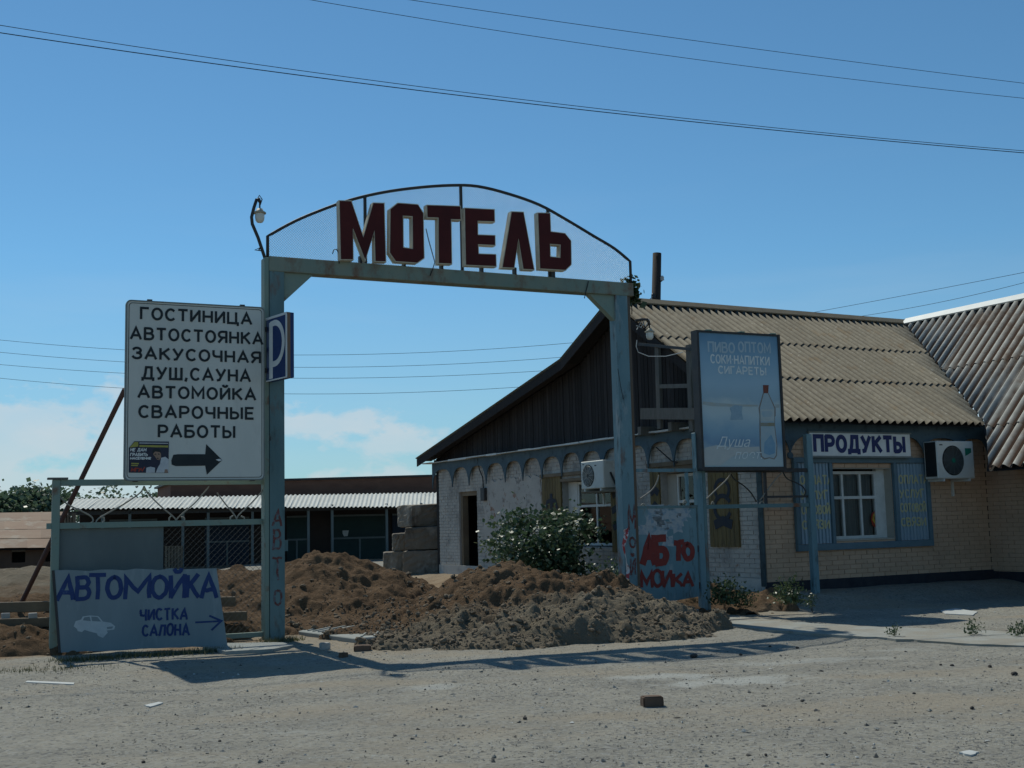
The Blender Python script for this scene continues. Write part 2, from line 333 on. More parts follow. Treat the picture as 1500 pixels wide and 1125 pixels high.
# ------------------------------------------------------------------ stroke lettering
def arc(cx, cy, rx, ry, a0, a1, n=10): return [(cx + rx * math.cos(R_(a0 + (a1 - a0) * i / n)), cy + ry * math.sin(R_(a0 + (a1 - a0) * i / n))) for i in range(n + 1)]
def bowl(x0, x1, y0, y1):
    r = (y1 - y0) / 2; rx = min(r * .9, (x1 - x0) * .6); return [(x0, y1)] + arc(x1 - rx, (y0 + y1) / 2, rx, r, 90, -90, 8) + [(x0, y0)]
GL = {
 'А': (.68, [[(0, 0), (.34, 1), (.68, 0)], [(.11, .31), (.57, .31)]]),
 'Б': (.58, [[(.52, 1), (0, 1), (0, 0)], bowl(0, .58, 0, .56)]),
 'В': (.58, [[(0, 0), (0, 1)], bowl(0, .52, .53, 1), bowl(0, .58, 0, .53)]),
 'Г': (.48, [[(0, 0), (0, 1), (.48, 1)]]),
 'Д': (.74, [[(0, -.17), (0, 0), (.74, 0), (.74, -.17)], [(.1, 0), (.2, .5), (.24, 1), (.62, 1), (.62, 0)]]),
 'Е': (.5, [[(.5, 1), (0, 1), (0, 0), (.5, 0)], [(0, .52), (.44, .52)]]),
 'З': (.52, [arc(.24, .76, .25, .24, 160, -90, 9), arc(.24, .27, .28, .27, 90, -160, 9)]),
 'И': (.58, [[(0, 1), (0, 0)], [(0, 0), (.58, 1)], [(.58, 1), (.58, 0)]]),
 'Й': (.58, [[(0, 1), (0, 0)], [(0, 0), (.58, 1)], [(.58, 1), (.58, 0)], arc(.29, 1.3, .14, .13, 180, 360, 6)]),
 'К': (.58, [[(0, 0), (0, 1)], [(.55, 1), (0, .42)], [(.17, .6), (.58, 0)]]),
 'Л': (.62, [[(0, 0), (.08, .06), (.17, .6), (.2, 1), (.62, 1), (.62, 0)]]),
 'М': (.74, [[(0, 0), (0, 1), (.37, .28), (.74, 1), (.74, 0)]]),
 'Н': (.58, [[(0, 0), (0, 1)], [(.58, 0), (.58, 1)], [(0, .5), (.58, .5)]]),
 'О': (.64, [arc(.32, .5, .32, .5, 90, 450, 22)]),
 'П': (.58, [[(0, 0), (0, 1), (.58, 1), (.58, 0)]]),
 'Р': (.56, [[(0, 0), (0, 1)], bowl(0, .56, .42, 1)]),
 'С': (.58, [arc(.32, .5, .32, .5, 48, 312, 16)]),
 'Т': (.58, [[(0, 1), (.58, 1)], [(.29, 1), (.29, 0)]]),
 'У': (.6, [[(0, 1), (.31, .36)], [(.6, 1), (.3, .3), (.2, .04), (.05, 0)]]),
 'Ц': (.7, [[(0, 1), (0, 0), (.7, 0), (.7, -.2)], [(.58, 1), (.58, 0)]]),
 'Ч': (.55, [[(0, 1), (0, .66), (.06, .5), (.18, .44), (.55, .44)], [(.55, 1), (.55, 0)]]),
 'Ш': (.8, [[(0, 1), (0, 0), (.8, 0), (.8, 1)], [(.4, 1), (.4, 0)]]),
 'Ы': (.76, [[(0, 1), (0, 0)], bowl(0, .5, 0, .56), [(.76, 1), (.76, 0)]]),
 'Ь': (.55, [[(0, 1), (0, 0)], bowl(0, .55, 0, .56)]),
 'Я': (.56, [[(.56, 0), (.56, 1)], [(.56 - x, y) for x, y in bowl(0, .56, .45, 1)], [(.28, .45), (0, 0)]]),
 ',': (.1, [[(.06, .1), (.0, -.14)]]), ' ': (.35, []), '·': (.12, [[(.03, .5), (.09, .5)]]),
}
def word(mb, pl, txt, u0, v0, u1, h, sw, n, gap=.24, jit=0, slant=0, v1=None, seed=1, wob=0):
    """stroke letters of height h filling u0..u1 on a baseline v0 (to v1)"""
    rd = random.Random(seed); tot = sum(GL[c][0] for c in txt) + gap * (len(txt) - 1); k = (u1 - u0) / tot; x = 0; i = 0
    v1 = v0 if v1 is None else v1
    for c in txt:
        w, st = GL[c]; jh = 1 + rd.uniform(-jit, jit); jo = rd.uniform(-jit, jit) * .4; js = slant + rd.uniform(-jit, jit) * .5
        for s_ in st:
            P = []
            for (a, b) in s_:
                uu = u0 + (x + a) * k + js * b * h; P.append((uu, v0 + (v1 - v0) * (uu - u0) / (u1 - u0) + (b * jh + jo * .3) * h))
            if wob:
                Q = []; 
                for (p0, p1) in zip(P, P[1:]):
                    for kk in range(3): Q.append((p0[0] + (p1[0] - p0[0]) * kk / 3, p0[1] + (p1[1] - p0[1]) * kk / 3))
                Q.append(P[-1]); P = [(a + rd.uniform(-wob, wob), b + rd.uniform(-wob, wob)) for a, b in Q] if len(s_) < 6 else [(a + rd.uniform(-wob, wob) * .5, b + rd.uniform(-wob, wob) * .5) for a, b in P]
            mb.ribbon(pl, P, sw * (1 + rd.uniform(-wob, wob) * 6), n + .0005 * (i % 7)); i += 1
        x += w + gap
    return mb

# ------------------------------------------------------------------ planes of the place
PL0 = gpt(405, 937); PR0 = gpt(925, 903)
G = Pl(PL0, PR0 - PL0); GA = math.atan2(G.X.y, G.X.x)                    # gate and fence line
_c = gpt(1122, 868, .2); C0 = Vector((_c.x, _c.y, 0)); _d = ray(4040, 685); _d.z = 0
W2 = Pl(C0, _d); BA = math.atan2(W2.X.y, W2.X.x)                        # shop front wall
W1 = Pl(C0, W2.N)                                                      # shop gable wall, u negative going back
def bld(a, n, z): return C0 + W2.X * a + W2.N * n + Vector((0, 0, z))   # a along front, n towards the road

# ------------------------------------------------------------------ ground
def gh(x, y):
    x = np.asarray(x, float); y = np.asarray(y, float)
    dx, dy = x - C0.x, y - C0.y; a = dx * W2.X.x + dy * W2.X.y; n = dx * W2.N.x + dy * W2.N.y
    d = np.hypot(np.maximum(0, -a), np.maximum(0, n)); pad = .2 * (1 - sstep(.25, 1.5, d))
    return pad - .2 * sstep(30, 48, y) + fbm(x, y, .35, 3, 5) * .035 * sstep(60, 25, y) + fbm(x, y, 1.7, 3, 9) * .012
def g1(x, y): return float(gh(np.array([x]), np.array([y]))[0])
def gpx(px, py):
    p = gpt(px, py)
    for _ in range(3): p = gpt(px, py, g1(p.x, p.y))
    return p
def axis(lo, hi, step, far, grow=1.35):
    a = list(np.arange(lo, hi + 1e-6, step)); s = step
    while a[-1] < far: s *= grow; a.append(a[-1] + s)
    s = step
    while a[0] > -far: s *= grow; a.insert(0, a[0] - s)
    return np.array(a)
gx = axis(-11, 13, .11, 1400); gy = axis(3.5, 26, .11, 1400)
X_, Y_ = np.meshgrid(gx, gy); Z_ = gh(X_, Y_); nx_, ny_ = len(gx), len(gy)
Z_ = Z_ + fbm(X_, Y_, 7, 3, 31) * .012 * (sstep(26, 18, Y_))
me = bpy.data.meshes.new('ground'); idx = np.arange(nx_ * ny_).reshape(ny_, nx_)
q = np.stack([idx[:-1, :-1], idx[:-1, 1:], idx[1:, 1:], idx[1:, :-1]], -1).reshape(-1, 4)
me.from_pydata(np.stack([X_, Y_, Z_], -1).reshape(-1, 3).tolist(), [], q.tolist()); me.polygons.foreach_set('use_smooth', [True] * len(me.polygons))
ground = bpy.data.objects.new('ground', me); COL.objects.link(ground); struct(ground)
ground['label'] = 'dusty grey gravel yard with sandy tracks'
def ground_mat():
    m = bpy.data.materials.new('dusty_gravel'); m.use_nodes = True; N = m.node_tree.nodes; L = m.node_tree.links; b = N['Principled BSDF']; b.inputs['Roughness'].default_value = .97; b.inputs['Specular IOR Level'].default_value = .15
    g = N.new('ShaderNodeNewGeometry'); sx = N.new('ShaderNodeSeparateXYZ'); L.new(g.outputs['Position'], sx.inputs[0])
    mp = N.new('ShaderNodeMapping'); mp.inputs['Rotation'].default_value = (0, 0, -GA); mp.inputs['Scale'].default_value = (.45, 1, 1); L.new(g.outputs['Position'], mp.inputs[0])
    def noise(sc, det=5, rg=.6, v=None):
        n = N.new('ShaderNodeTexNoise'); n.inputs['Scale'].default_value = sc; n.inputs['Detail'].default_value = det; n.inputs['Roughness'].default_value = rg; L.new(v or g.outputs['Position'], n.inputs['Vector']); return n.outputs[0]
    def rm(o, lo, hi, a=0., c=1.):
        r = N.new('ShaderNodeMapRange'); r.interpolation_type = 'SMOOTHSTEP'; r.inputs[1].default_value = lo; r.inputs[2].default_value = hi; r.inputs[3].default_value = a; r.inputs[4].default_value = c; L.new(o, r.inputs[0]); return r.outputs[0]
    def mix(f, a, c):
        x = N.new('ShaderNodeMix'); x.data_type = 'RGBA'; L.new(f, x.inputs[0])
        for i, v in ((6, a), (7, c)):
            if isinstance(v, tuple): x.inputs[i].default_value = (*v, 1)
            else: L.new(v, x.inputs[i])
        return x.outputs[2]
    def mul(a, c):
        x = N.new('ShaderNodeMath'); x.operation = 'MULTIPLY'; L.new(a, x.inputs[0])
        if isinstance(c, float): x.inputs[1].default_value = c
        else: L.new(c, x.inputs[1])
        return x.outputs[0]
    cur = mix(rm(noise(1.1, 6), .35, .65), (.31, .29, .24), (.25, .237, .20))
    vo = N.new('ShaderNodeTexVoronoi'); vo.inputs['Scale'].default_value = 42; L.new(g.outputs['Position'], vo.inputs['Vector'])
    sc_ = N.new('ShaderNodeSeparateColor'); L.new(vo.outputs['Color'], sc_.inputs[0])
    cur = mix(mul(rm(sc_.outputs[0], .72, .95), .55), cur, (.33, .33, .31)); cur = mix(mul(rm(sc_.outputs[1], .78, .97), .7), cur, (.10, .10, .10))
    vo2 = N.new('ShaderNodeTexVoronoi'); vo2.inputs['Scale'].default_value = 15; L.new(g.outputs['Position'], vo2.inputs['Vector']); sc2 = N.new('ShaderNodeSeparateColor'); L.new(vo2.outputs['Color'], sc2.inputs[0])
    cur = mix(mul(rm(sc2.outputs[0], .6, 1), .25), cur, (.13, .125, .115))
    cur = mix(mul(rm(noise(.62, 6, .6, mp.outputs[0]), .50, .64), .55), cur, (.31, .26, .19))         # sandy tracks
    cur = mix(mul(rm(noise(.9, 7, .65, mp.outputs[0]), .60, .68), .5), cur, (.36, .36, .325))          # pale dust
    for (qx, qy), (rx, ry), st in (((1075, 997), (1.05, .50), .85), ((965, 990), (.9, .22), .8), ((640, 1006), (.55, .28), .7), ((1180, 968), (1.3, .3), .5)):
        c_ = gpx(qx, qy); mm = N.new('ShaderNodeMapping'); mm.vector_type = 'TEXTURE'; mm.inputs['Location'].default_value = (c_.x, c_.y, 0); mm.inputs['Rotation'].default_value = (0, 0, .12); mm.inputs['Scale'].default_value = (rx, ry, 1); L.new(g.outputs['Position'], mm.inputs[0])
        s2 = N.new('ShaderNodeSeparateXYZ'); L.new(mm.outputs[0], s2.inputs[0]); cx2 = N.new('ShaderNodeCombineXYZ'); L.new(s2.outputs[0], cx2.inputs[0]); L.new(s2.outputs[1], cx2.inputs[1]); ln2 = N.new('ShaderNodeVectorMath'); ln2.operation = 'LENGTH'; L.new(cx2.outputs[0], ln2.inputs[0])
        ad2 = N.new('ShaderNodeMath'); ad2.operation = 'MULTIPLY_ADD'; L.new(noise(2.6, 7, .68), ad2.inputs[0]); ad2.inputs[1].default_value = 2.6; L.new(ln2.outputs['Value'], ad2.inputs[2]); cur = mix(mul(rm(ad2.outputs[0], 1.55, 2.15, 1., 0.), st), cur, (.40, .40, .365))
    # brown earth behind the gate line
    dt = N.new('ShaderNodeVectorMath'); dt.operation = 'DOT_PRODUCT'; L.new(g.outputs['Position'], dt.inputs[0]); dt.inputs[1].default_value = tuple(-G.N)
    ad = N.new('ShaderNodeMath'); ad.operation = 'ADD'; L.new(dt.outputs['Value'], ad.inputs[0]); ad.inputs[1].default_value = G.N.dot(G.O)
    dn = N.new('ShaderNodeMath'); dn.operation = 'ADD'; L.new(ad.outputs[0], dn.inputs[0]); L.new(rm(noise(.9), .2, .8, -1.2, 1.2), dn.inputs[1])
    sand = mul(mul(rm(dn.outputs[0], -3.0, -1.2), rm(sx.outputs[0], 2.6, 4.4, 1., 0.)), rm(sx.outputs[0], -4.2, -2.6, 0., 1.))
    cur = mix(mul(sand, .75), cur, mix(rm(noise(1.7, 6), .3, .7), (.33, .265, .185), (.27, .225, .165)))
    earth = mul(mul(rm(dn.outputs[0], -.9, .6), rm(sx.outputs[0], 1.0, 3.2, 1., .25)), rm(sx.outputs[1], 27, 33, 1., 0.))
    cur = mix(earth, cur, mix(rm(noise(2.2, 6), .3, .7), (.20, .135, .08), (.29, .215, .14)))
    L.new(cur, b.inputs['Base Color'])
    h = N.new('ShaderNodeMath'); h.operation = 'ADD'; L.new(noise(60, 6, .7), h.inputs[0]); L.new(mul(noise(14, 5, .6), 1.2), h.inputs[1])
    bp = N.new('ShaderNodeBump'); bp.inputs['Strength'].default_value = .7; bp.inputs['Distance'].default_value = .025; L.new(h.outputs[0], bp.inputs['Height']); L.new(bp.outputs[0], b.inputs['Normal'])
    return m
ground.data.materials.append(ground_mat())

# ------------------------------------------------------------------ earth heaps
def soil_mat():
    m = bpy.data.materials.new('dug_soil'); m.use_nodes = True; N = m.node_tree.nodes; L = m.node_tree.links; b = N['Principled BSDF']; b.inputs['Roughness'].default_value = 1; b.inputs['Specular IOR Level'].default_value = .1
    g = N.new('ShaderNodeNewGeometry'); at_ = N.new('ShaderNodeAttribute'); at_.attribute_name = 'pale'
    def noise(sc, det=6, rg=.62):
        n = N.new('ShaderNodeTexNoise'); n.inputs['Scale'].default_value = sc; n.inputs['Detail'].default_value = det; n.inputs['Roughness'].default_value = rg; L.new(g.outputs['Position'], n.inputs['Vector']); return n.outputs[0]
    def rm(o, lo, hi):
        r = N.new('ShaderNodeMapRange'); r.inputs[1].default_value = lo; r.inputs[2].default_value = hi; L.new(o, r.inputs[0]); return r.outputs[0]
    def mix(f, a, c):
        x = N.new('ShaderNodeMix'); x.data_type = 'RGBA'; L.new(f, x.inputs[0])
        for i, v in ((6, a), (7, c)):
            if isinstance(v, tuple): x.inputs[i].default_value = (*v, 1)
            else: L.new(v, x.inputs[i])
        return x.outputs[2]
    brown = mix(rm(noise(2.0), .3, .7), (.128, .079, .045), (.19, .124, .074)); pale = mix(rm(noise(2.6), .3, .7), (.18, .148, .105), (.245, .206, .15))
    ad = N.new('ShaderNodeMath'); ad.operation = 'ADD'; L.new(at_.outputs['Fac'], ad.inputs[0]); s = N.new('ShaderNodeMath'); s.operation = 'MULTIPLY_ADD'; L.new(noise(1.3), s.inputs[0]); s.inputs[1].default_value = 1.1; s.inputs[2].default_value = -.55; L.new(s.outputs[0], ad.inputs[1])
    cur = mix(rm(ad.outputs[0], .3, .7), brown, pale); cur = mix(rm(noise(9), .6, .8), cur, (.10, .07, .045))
    L.new(cur, b.inputs['Base Color']); bp = N.new('ShaderNodeBump'); bp.inputs['Strength'].default_value = 1.0; bp.inputs['Distance'].default_value = .06; L.new(noise(30, 8, .72), bp.inputs['Height']); L.new(bp.outputs[0], b.inputs['Normal']); return m
m_soil = soil_mat()
def gp(px, depth, py=865): return at(px, py, depth).x
HEAPS = []
def heap(label, bumps, res=.028, clod=.07, pale0=0.0, seed=3, clods=500):
    """bumps: (px, depth, height, radius, power)"""
    bs = [(gp(px, d), d, h, r, p) for px, d, h, r, p in bumps]
    x0 = min(b[0] - b[3] for b in bs) - .25; x1 = max(b[0] + b[3] for b in bs) + .25; y0 = min(b[1] - b[3] for b in bs) - .25; y1 = max(b[1] + b[3] for b in bs) + .25
    xs = np.arange(x0, x1, res); ys = np.arange(y0, y1, res); X, Y = np.meshgrid(xs, ys)
    wx = X + fbm(X, Y, 1.3, 4, seed, .6) * .75; wy = Y + fbm(X, Y, 1.3, 4, seed + 40, .6) * .75
    acc = np.zeros_like(X); k = 9.0
    for bx, by, h, r, p in bs:
        d = np.hypot(wx - bx, wy - by) / r; acc += np.exp(k * h * np.clip(1 - d, 0, 1) ** p) - 1
    H = np.log1p(acc) / k
    edge = sstep(0, .22, H); rough = fbm(X, Y, 2.3, 3, seed + 7) * .20 + fbm(X, Y, 5.5, 3, seed + 9) * clod * 1.9 - np.abs(fbm(X, Y, 8, 3, seed + 13, .6)) * clod * 1.5 + fbm(X, Y, 19, 2, seed + 15) * clod * .7
    pal_ = np.clip(pale0 + (G.N.x * (X - G.O.x) + G.N.y * (Y - G.O.y)) * .55 + .5, 0, 1)
    Z = gh(X, Y) + H + rough * edge * (.40 + .28 * pal_) - .045 * (1 - sstep(0, .06, H))
    keep = H > .002
    keep = keep | np.roll(keep, 1, 0) | np.roll(keep, -1, 0) | np.roll(keep, 1, 1) | np.roll(keep, -1, 1)
    Z = np.where(H > .002, Z, gh(X, Y) - .05)
    id_ = -np.ones(X.shape, int); id_[keep] = np.arange(keep.sum())
    q = np.stack([id_[:-1, :-1], id_[:-1, 1:], id_[1:, 1:], id_[1:, :-1]], -1).reshape(-1, 4); q = q[(q >= 0).all(1)]
    mb = MB(); mb.v = [Vector(v) for v in np.stack([X[keep], Y[keep], Z[keep]], -1).tolist()]; mb.f = [tuple(a) for a in q.tolist()]
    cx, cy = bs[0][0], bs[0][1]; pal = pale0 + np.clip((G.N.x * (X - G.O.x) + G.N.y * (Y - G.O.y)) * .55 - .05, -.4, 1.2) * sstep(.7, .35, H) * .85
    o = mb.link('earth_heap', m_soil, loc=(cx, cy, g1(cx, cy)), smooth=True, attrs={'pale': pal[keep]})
    tag(o, label, 'earth heap', 'dug earth heaps')
    HEAPS.append((xs, ys, Z, H, clods)); return o
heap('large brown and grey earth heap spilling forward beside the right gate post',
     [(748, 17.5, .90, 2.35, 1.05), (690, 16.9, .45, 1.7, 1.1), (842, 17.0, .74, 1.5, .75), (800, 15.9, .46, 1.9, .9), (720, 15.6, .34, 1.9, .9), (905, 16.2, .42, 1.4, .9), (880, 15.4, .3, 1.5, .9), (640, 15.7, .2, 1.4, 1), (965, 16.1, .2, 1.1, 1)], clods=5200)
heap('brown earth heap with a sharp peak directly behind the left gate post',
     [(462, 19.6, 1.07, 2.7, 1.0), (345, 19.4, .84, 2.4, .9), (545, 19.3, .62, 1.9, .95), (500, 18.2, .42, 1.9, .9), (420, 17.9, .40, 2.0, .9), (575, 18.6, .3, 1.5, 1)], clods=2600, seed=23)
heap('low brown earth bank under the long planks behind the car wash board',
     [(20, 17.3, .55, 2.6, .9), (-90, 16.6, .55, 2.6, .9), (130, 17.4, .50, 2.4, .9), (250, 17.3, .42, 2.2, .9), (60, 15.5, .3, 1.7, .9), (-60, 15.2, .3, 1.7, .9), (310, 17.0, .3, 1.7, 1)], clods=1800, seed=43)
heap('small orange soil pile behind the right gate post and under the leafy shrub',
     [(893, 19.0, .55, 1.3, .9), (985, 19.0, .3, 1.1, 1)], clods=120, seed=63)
heap('pale sandy mound in front of the rusty roofed shed',
     [(10, 26, .75, 5.0, .7), (-150, 26, .75, 5.0, .7), (110, 27, .6, 3.5, .8)], res=.09, clod=.04, pale0=.9, clods=0, seed=83)

ICO_V = None
def ico():
    t = (1 + 5 ** .5) / 2; v = np.array([(-1, t, 0), (1, t, 0), (-1, -t, 0), (1, -t, 0), (0, -1, t), (0, 1, t), (0, -1, -t), (0, 1, -t), (t, 0, -1), (t, 0, 1), (-t, 0, -1), (-t, 0, 1)], float)
    f = np.array([(0, 11, 5), (0, 5, 1), (0, 1, 7), (0, 7, 10), (0, 10, 11), (1, 5, 9), (5, 11, 4), (11, 10, 2), (10, 7, 6), (7, 1, 8), (3, 9, 4), (3, 4, 2), (3, 2, 6), (3, 6, 8), (3, 8, 9), (4, 9, 5), (2, 4, 11), (6, 2, 10), (8, 6, 7), (9, 8, 1)])
    return v / np.linalg.norm(v[0]), f
def stones(name, P, sz, m, flat=(.45, .8), label=None):
    v0, f0 = ico(); n = len(P); V = np.repeat(v0[None], n, 0) * (1 + rng.uniform(-.32, .32, (n, 12, 1)))
    V = V * np.stack([rng.uniform(.75, 1.25, n), rng.uniform(.75, 1.25, n), rng.uniform(*flat, n)], -1)[:, None]
    a = rng.uniform(0, 6.28, n); c, s_ = np.cos(a)[:, None], np.sin(a)[:, None]
    V = np.stack([V[..., 0] * c - V[..., 1] * s_, V[..., 0] * s_ + V[..., 1] * c, V[..., 2]], -1) * np.asarray(sz)[:, None, None] + P[:, None]
    me = bpy.data.meshes.new(name); F = (f0[None] + 12 * np.arange(n)[:, None, None]).reshape(-1, 3)
    me.from_pydata(V.reshape(-1, 3).tolist(), [], F.tolist()); me.materials.append(m); o = bpy.data.objects.new(name, me); COL.objects.link(o); struct(o, 'stuff')
    if label: o['label'] = label; o['category'] = name.split('_')[-1]
    return o
PP = []; SS = []
for xs, ys, Z, H, n in HEAPS:
    j, i = np.where(H > .004)
    if n == 0: continue
    w = np.exp(-H[j, i] / .35); k = rng.choice(len(j), n, p=w / w.sum()); s_ = .010 + rng.pareto(2.4, n) * .011; s_ = np.minimum(s_, .042)
    PP.append(np.stack([xs[i[k]], ys[j[k]], Z[j[k], i[k]] + s_ * .25], -1)); SS.append(s_)
stones('soil_clods', np.concatenate(PP), np.concatenate(SS), m_dirtclod, (.6, .9), 'loose soil clods lying on the earth heaps')
n = 60000; d_ = 4.0 + (19.0 - 4.0) * rng.random(n) ** 1.25; px_ = rng.uniform(-30, 1530, n)
xx = (px_ - 750) / FPX * d_; s_ = np.minimum(.0028 + rng.pareto(3.0, n) * .0034, .02); keep = ((xx - G.O.x) * -G.N.x + (d_ - G.O.y) * -G.N.y) < .2
clump = fbm(xx, d_, .9, 3, 77) + fbm(xx, d_, .3, 2, 71); keep &= clump + rng.uniform(-.5, .5, n) > -.12
xx, d_, s_ = xx[keep], d_[keep], s_[keep]
def chips(name, P, sz, m, label):
    v0 = np.array([(1, 0, 0), (0, 1, 0), (-1, 0, 0), (0, -1, 0), (.1, .1, .75), (0, 0, -.5)], float); f0 = np.array([(0, 1, 4), (1, 2, 4), (2, 3, 4), (3, 0, 4), (1, 0, 5), (2, 1, 5), (3, 2, 5), (0, 3, 5)])
    n = len(P); V = np.repeat(v0[None], n, 0) * (1 + rng.uniform(-.45, .45, (n, 6, 1))) + rng.uniform(-.2, .2, (n, 6, 3)); V = V * np.stack([rng.uniform(.7, 1.4, n), rng.uniform(.7, 1.2, n), rng.uniform(.45, 1, n)], -1)[:, None]
    a = rng.uniform(0, 6.28, n); c, q = np.cos(a)[:, None], np.sin(a)[:, None]; V = np.stack([V[..., 0] * c - V[..., 1] * q, V[..., 0] * q + V[..., 1] * c, V[..., 2]], -1) * np.asarray(sz)[:, None, None] + P[:, None]
    me = bpy.data.meshes.new(name); me.from_pydata(V.reshape(-1, 3).tolist(), [], (f0[None] + 6 * np.arange(n)[:, None, None]).reshape(-1, 3).tolist()); me.materials.append(m)
    A = me.attributes.new('rnd', 'FLOAT', 'POINT'); A.data.foreach_set('value', np.repeat(rng.random(n), 6).astype(np.float32)); o = bpy.data.objects.new(name, me); COL.objects.link(o); struct(o, 'stuff'); o['label'] = label; o['category'] = 'gravel'; return o
def chipmat():
    m = bpy.data.materials.new('mixed_gravel_chips'); m.use_nodes = True; N = m.node_tree.nodes; L = m.node_tree.links; b = N['Principled BSDF']; b.inputs['Roughness'].default_value = .95; b.inputs['Specular IOR Level'].default_value = .15
    a = N.new('ShaderNodeAttribute'); a.attribute_name = 'rnd'; r = N.new('ShaderNodeValToRGB'); e = r.color_ramp; e.interpolation = 'LINEAR'; e.elements[0].color = (.07, .065, .06, 1); e.elements[1].color = (.52, .52, .49, 1); x = e.elements.new(.3); x.color = (.17, .16, .14, 1); x = e.elements.new(.8); x.color = (.29, .28, .25, 1); L.new(a.outputs['Fac'], r.inputs[0]); L.new(r.outputs[0], b.inputs['Base Color']); return m
chips('gravel', np.stack([xx, d_, gh(xx, d_) + s_ * .15], -1), s_, chipmat(), 'loose gravel scattered over the dusty yard')

# ------------------------------------------------------------------ single stones, rubble and litter
def rock(px, py, w, h, m, label, name='stone', kind='rough', rot=None, cat='stone', group='loose stones in the yard'):
    p = gpx(px, py); mb = MB(); rd = random.Random(int(px * 7 + py)); a = rd.uniform(0, 3) if rot is None else rot; ca, sa = math.cos(a), math.sin(a)
    bm = bmesh.new()
    if kind == 'rough': bmesh.ops.create_icosphere(bm, subdivisions=2, radius=1)
    else:
        bmesh.ops.create_cube(bm, size=2); bmesh.ops.bevel(bm, geom=bm.edges[:], offset=.16, segments=2, affect='EDGES'); bmesh.ops.subdivide_edges(bm, edges=bm.edges[:], cuts=1)
    vs = []
    for v in bm.verts:
        c = v.co.copy(); k = 1 + (rd.random() - .5) * (.28 if kind == 'rough' else .09); c *= k
        c = Vector((c.x * w / 2, c.y * w * .36, max(c.z, -.8) * h / 2)); vs.append(Vector((c.x * ca - c.y * sa, c.x * sa + c.y * ca, c.z + h * .38)) + p)
    mb.v = vs; mb.f = [tuple(v.index for v in f.verts) for f in bm.faces]; bm.free()
    return tag(mb.link(name, m, loc=p), label, cat, group)
rock(955, 1034, .155, .085, m_brickbit, 'dark broken brick lying alone out in the gravel yard', 'broken_brick', 'brick', .15, 'brick', 'broken bricks')
rock(476, 951, .115, .085, m_palestone, 'pale square lump of rubble beside the ribbed slab', 'rubble_lump', 'brick', .4, 'rubble')
rock(531, 953, .19, .07, m_brickbit, 'brown broken brick lying just in front of the ribbed slab', 'broken_brick', 'brick', .1, 'brick', 'broken bricks')
rock(503, 963, .09, .06, m_brickbit, 'small brown brick chip on the edge of the arch shadow', 'broken_brick', 'brick', 1.0, 'brick', 'broken bricks')
rock(1016, 963, .10, .045, m_darkstone, 'small dark clod just below the arch shadow', 'stone')
for px, py, w in ((1424, 1039, .05), (1168, 950, .05), (1128, 948, .045), (1395, 976, .05), (1450, 978, .06), (1486, 989, .07), (1378, 975, .04), (769, 1054, .05), (1175, 1028, .04), (1339, 1017, .035), (1122, 1107, .03), (640, 1040, .03), (322, 1087, .035), (210, 1118, .04), (1085, 960, .05)):
    rock(px, py, w * .8, w * .5, m_darkstone, 'small dark stone on the bare gravel yard', 'stone')
def flake(name, pts, th, m, label, cat, dz=.003, group=None, rough=.006, seed=0):
    """thin irregular slab lying on the ground, outline in photo pixels"""
    rd = random.Random(seed); P = [gpx(*p) for p in pts]; c = sum(P, Vector()) / len(P); z = max(g1(p.x, p.y) for p in P) + dz
    out = []
    for i in range(len(P)):
        a, b = P[i], P[(i + 1) % len(P)]
        m_ = 7 if rough > .04 else 4
        for k in range(m_): out.append(a.lerp(b, k / m_) + Vector((rd.uniform(-1, 1), rd.uniform(-1, 1), 0)) * rough * (0 if k == 0 else 1))
    bot = [Vector((p.x, p.y, z - .03)) for p in out]; top = [Vector((p.x, p.y, z + th)) for p in out]; mb = MB()
    if (bot[1] - bot[0]).cross(bot[2] - bot[1]).z < 0: bot.reverse(); top.reverse()
    mb.hexa(bot, top); return tag(mb.link(name, m, loc=(c.x, c.y, z)), label, cat, group)
flake('concrete_sheet', [(297, 951), (318, 946), (418, 945), (430, 949), (400, 955), (330, 959)], .03, m_slab, 'flat pale concrete sheet between the car wash board and left gate post', 'slab', rough=.03, seed=2)
sl_ = thing('ribbed_slab', gpx(515, 932), 'pale ribbed concrete slab lying in the gateway', 'slab')
P = [gpx(437, 930), gpx(520, 942), gpx(612, 936), gpx(605, 925), gpx(470, 922)]; zt = max(g1(p.x, p.y) for p in P) + .05
mb = MB(); mb.hexa([Vector((p.x, p.y, zt - .10)) for p in P], [Vector((p.x, p.y, zt)) for p in P]); mb.link('slab_body', m_slab, sl_, bevel=.01)
for k in range(9):
    a = P[0].lerp(P[1], .12 + k * .09) if k < 5 else P[1].lerp(P[2], (k - 4.6) * .2); b = P[4].lerp(P[3], .1 + k * .1); a.z = b.z = zt + .004
    dirv = (b - a).normalized(); a += dirv * .12; b -= dirv * .08
    MB().tube([a, b], .014, 5).link('rib', m_slab, sl_)
flake('white_board', [(1378, 896), (1400, 893), (1432, 897), (1425, 902), (1385, 900)], .008, m_litter, 'white broken board lying in front of the shop shadow', 'board', seed=4)
flake('paper_scrap', [(1405, 1104), (1420, 1100), (1434, 1103), (1422, 1108)], .003, m_litter, 'pale paper scrap lying alone in the near gravel', 'litter', seed=5)
flake('paper_scrap', [(211, 1034), (232, 1030), (239, 1031), (220, 1036)], .003, m_litter, 'white paper strip on the gravel below the sign shadow', 'litter', seed=6)
flake('white_lath', [(37, 1000), (40, 998), (109, 1001), (108, 1003.5)], .004, m_litter, 'thin white lath lying on the gravel near the grass', 'lath', rough=.0, seed=7)
flake('paper_scrap', [(588, 912), (604, 906), (610, 912), (600, 918)], .01, m_litter, 'crumpled white scrap at the left foot of the large earth heap', 'litter', dz=.12, seed=8)
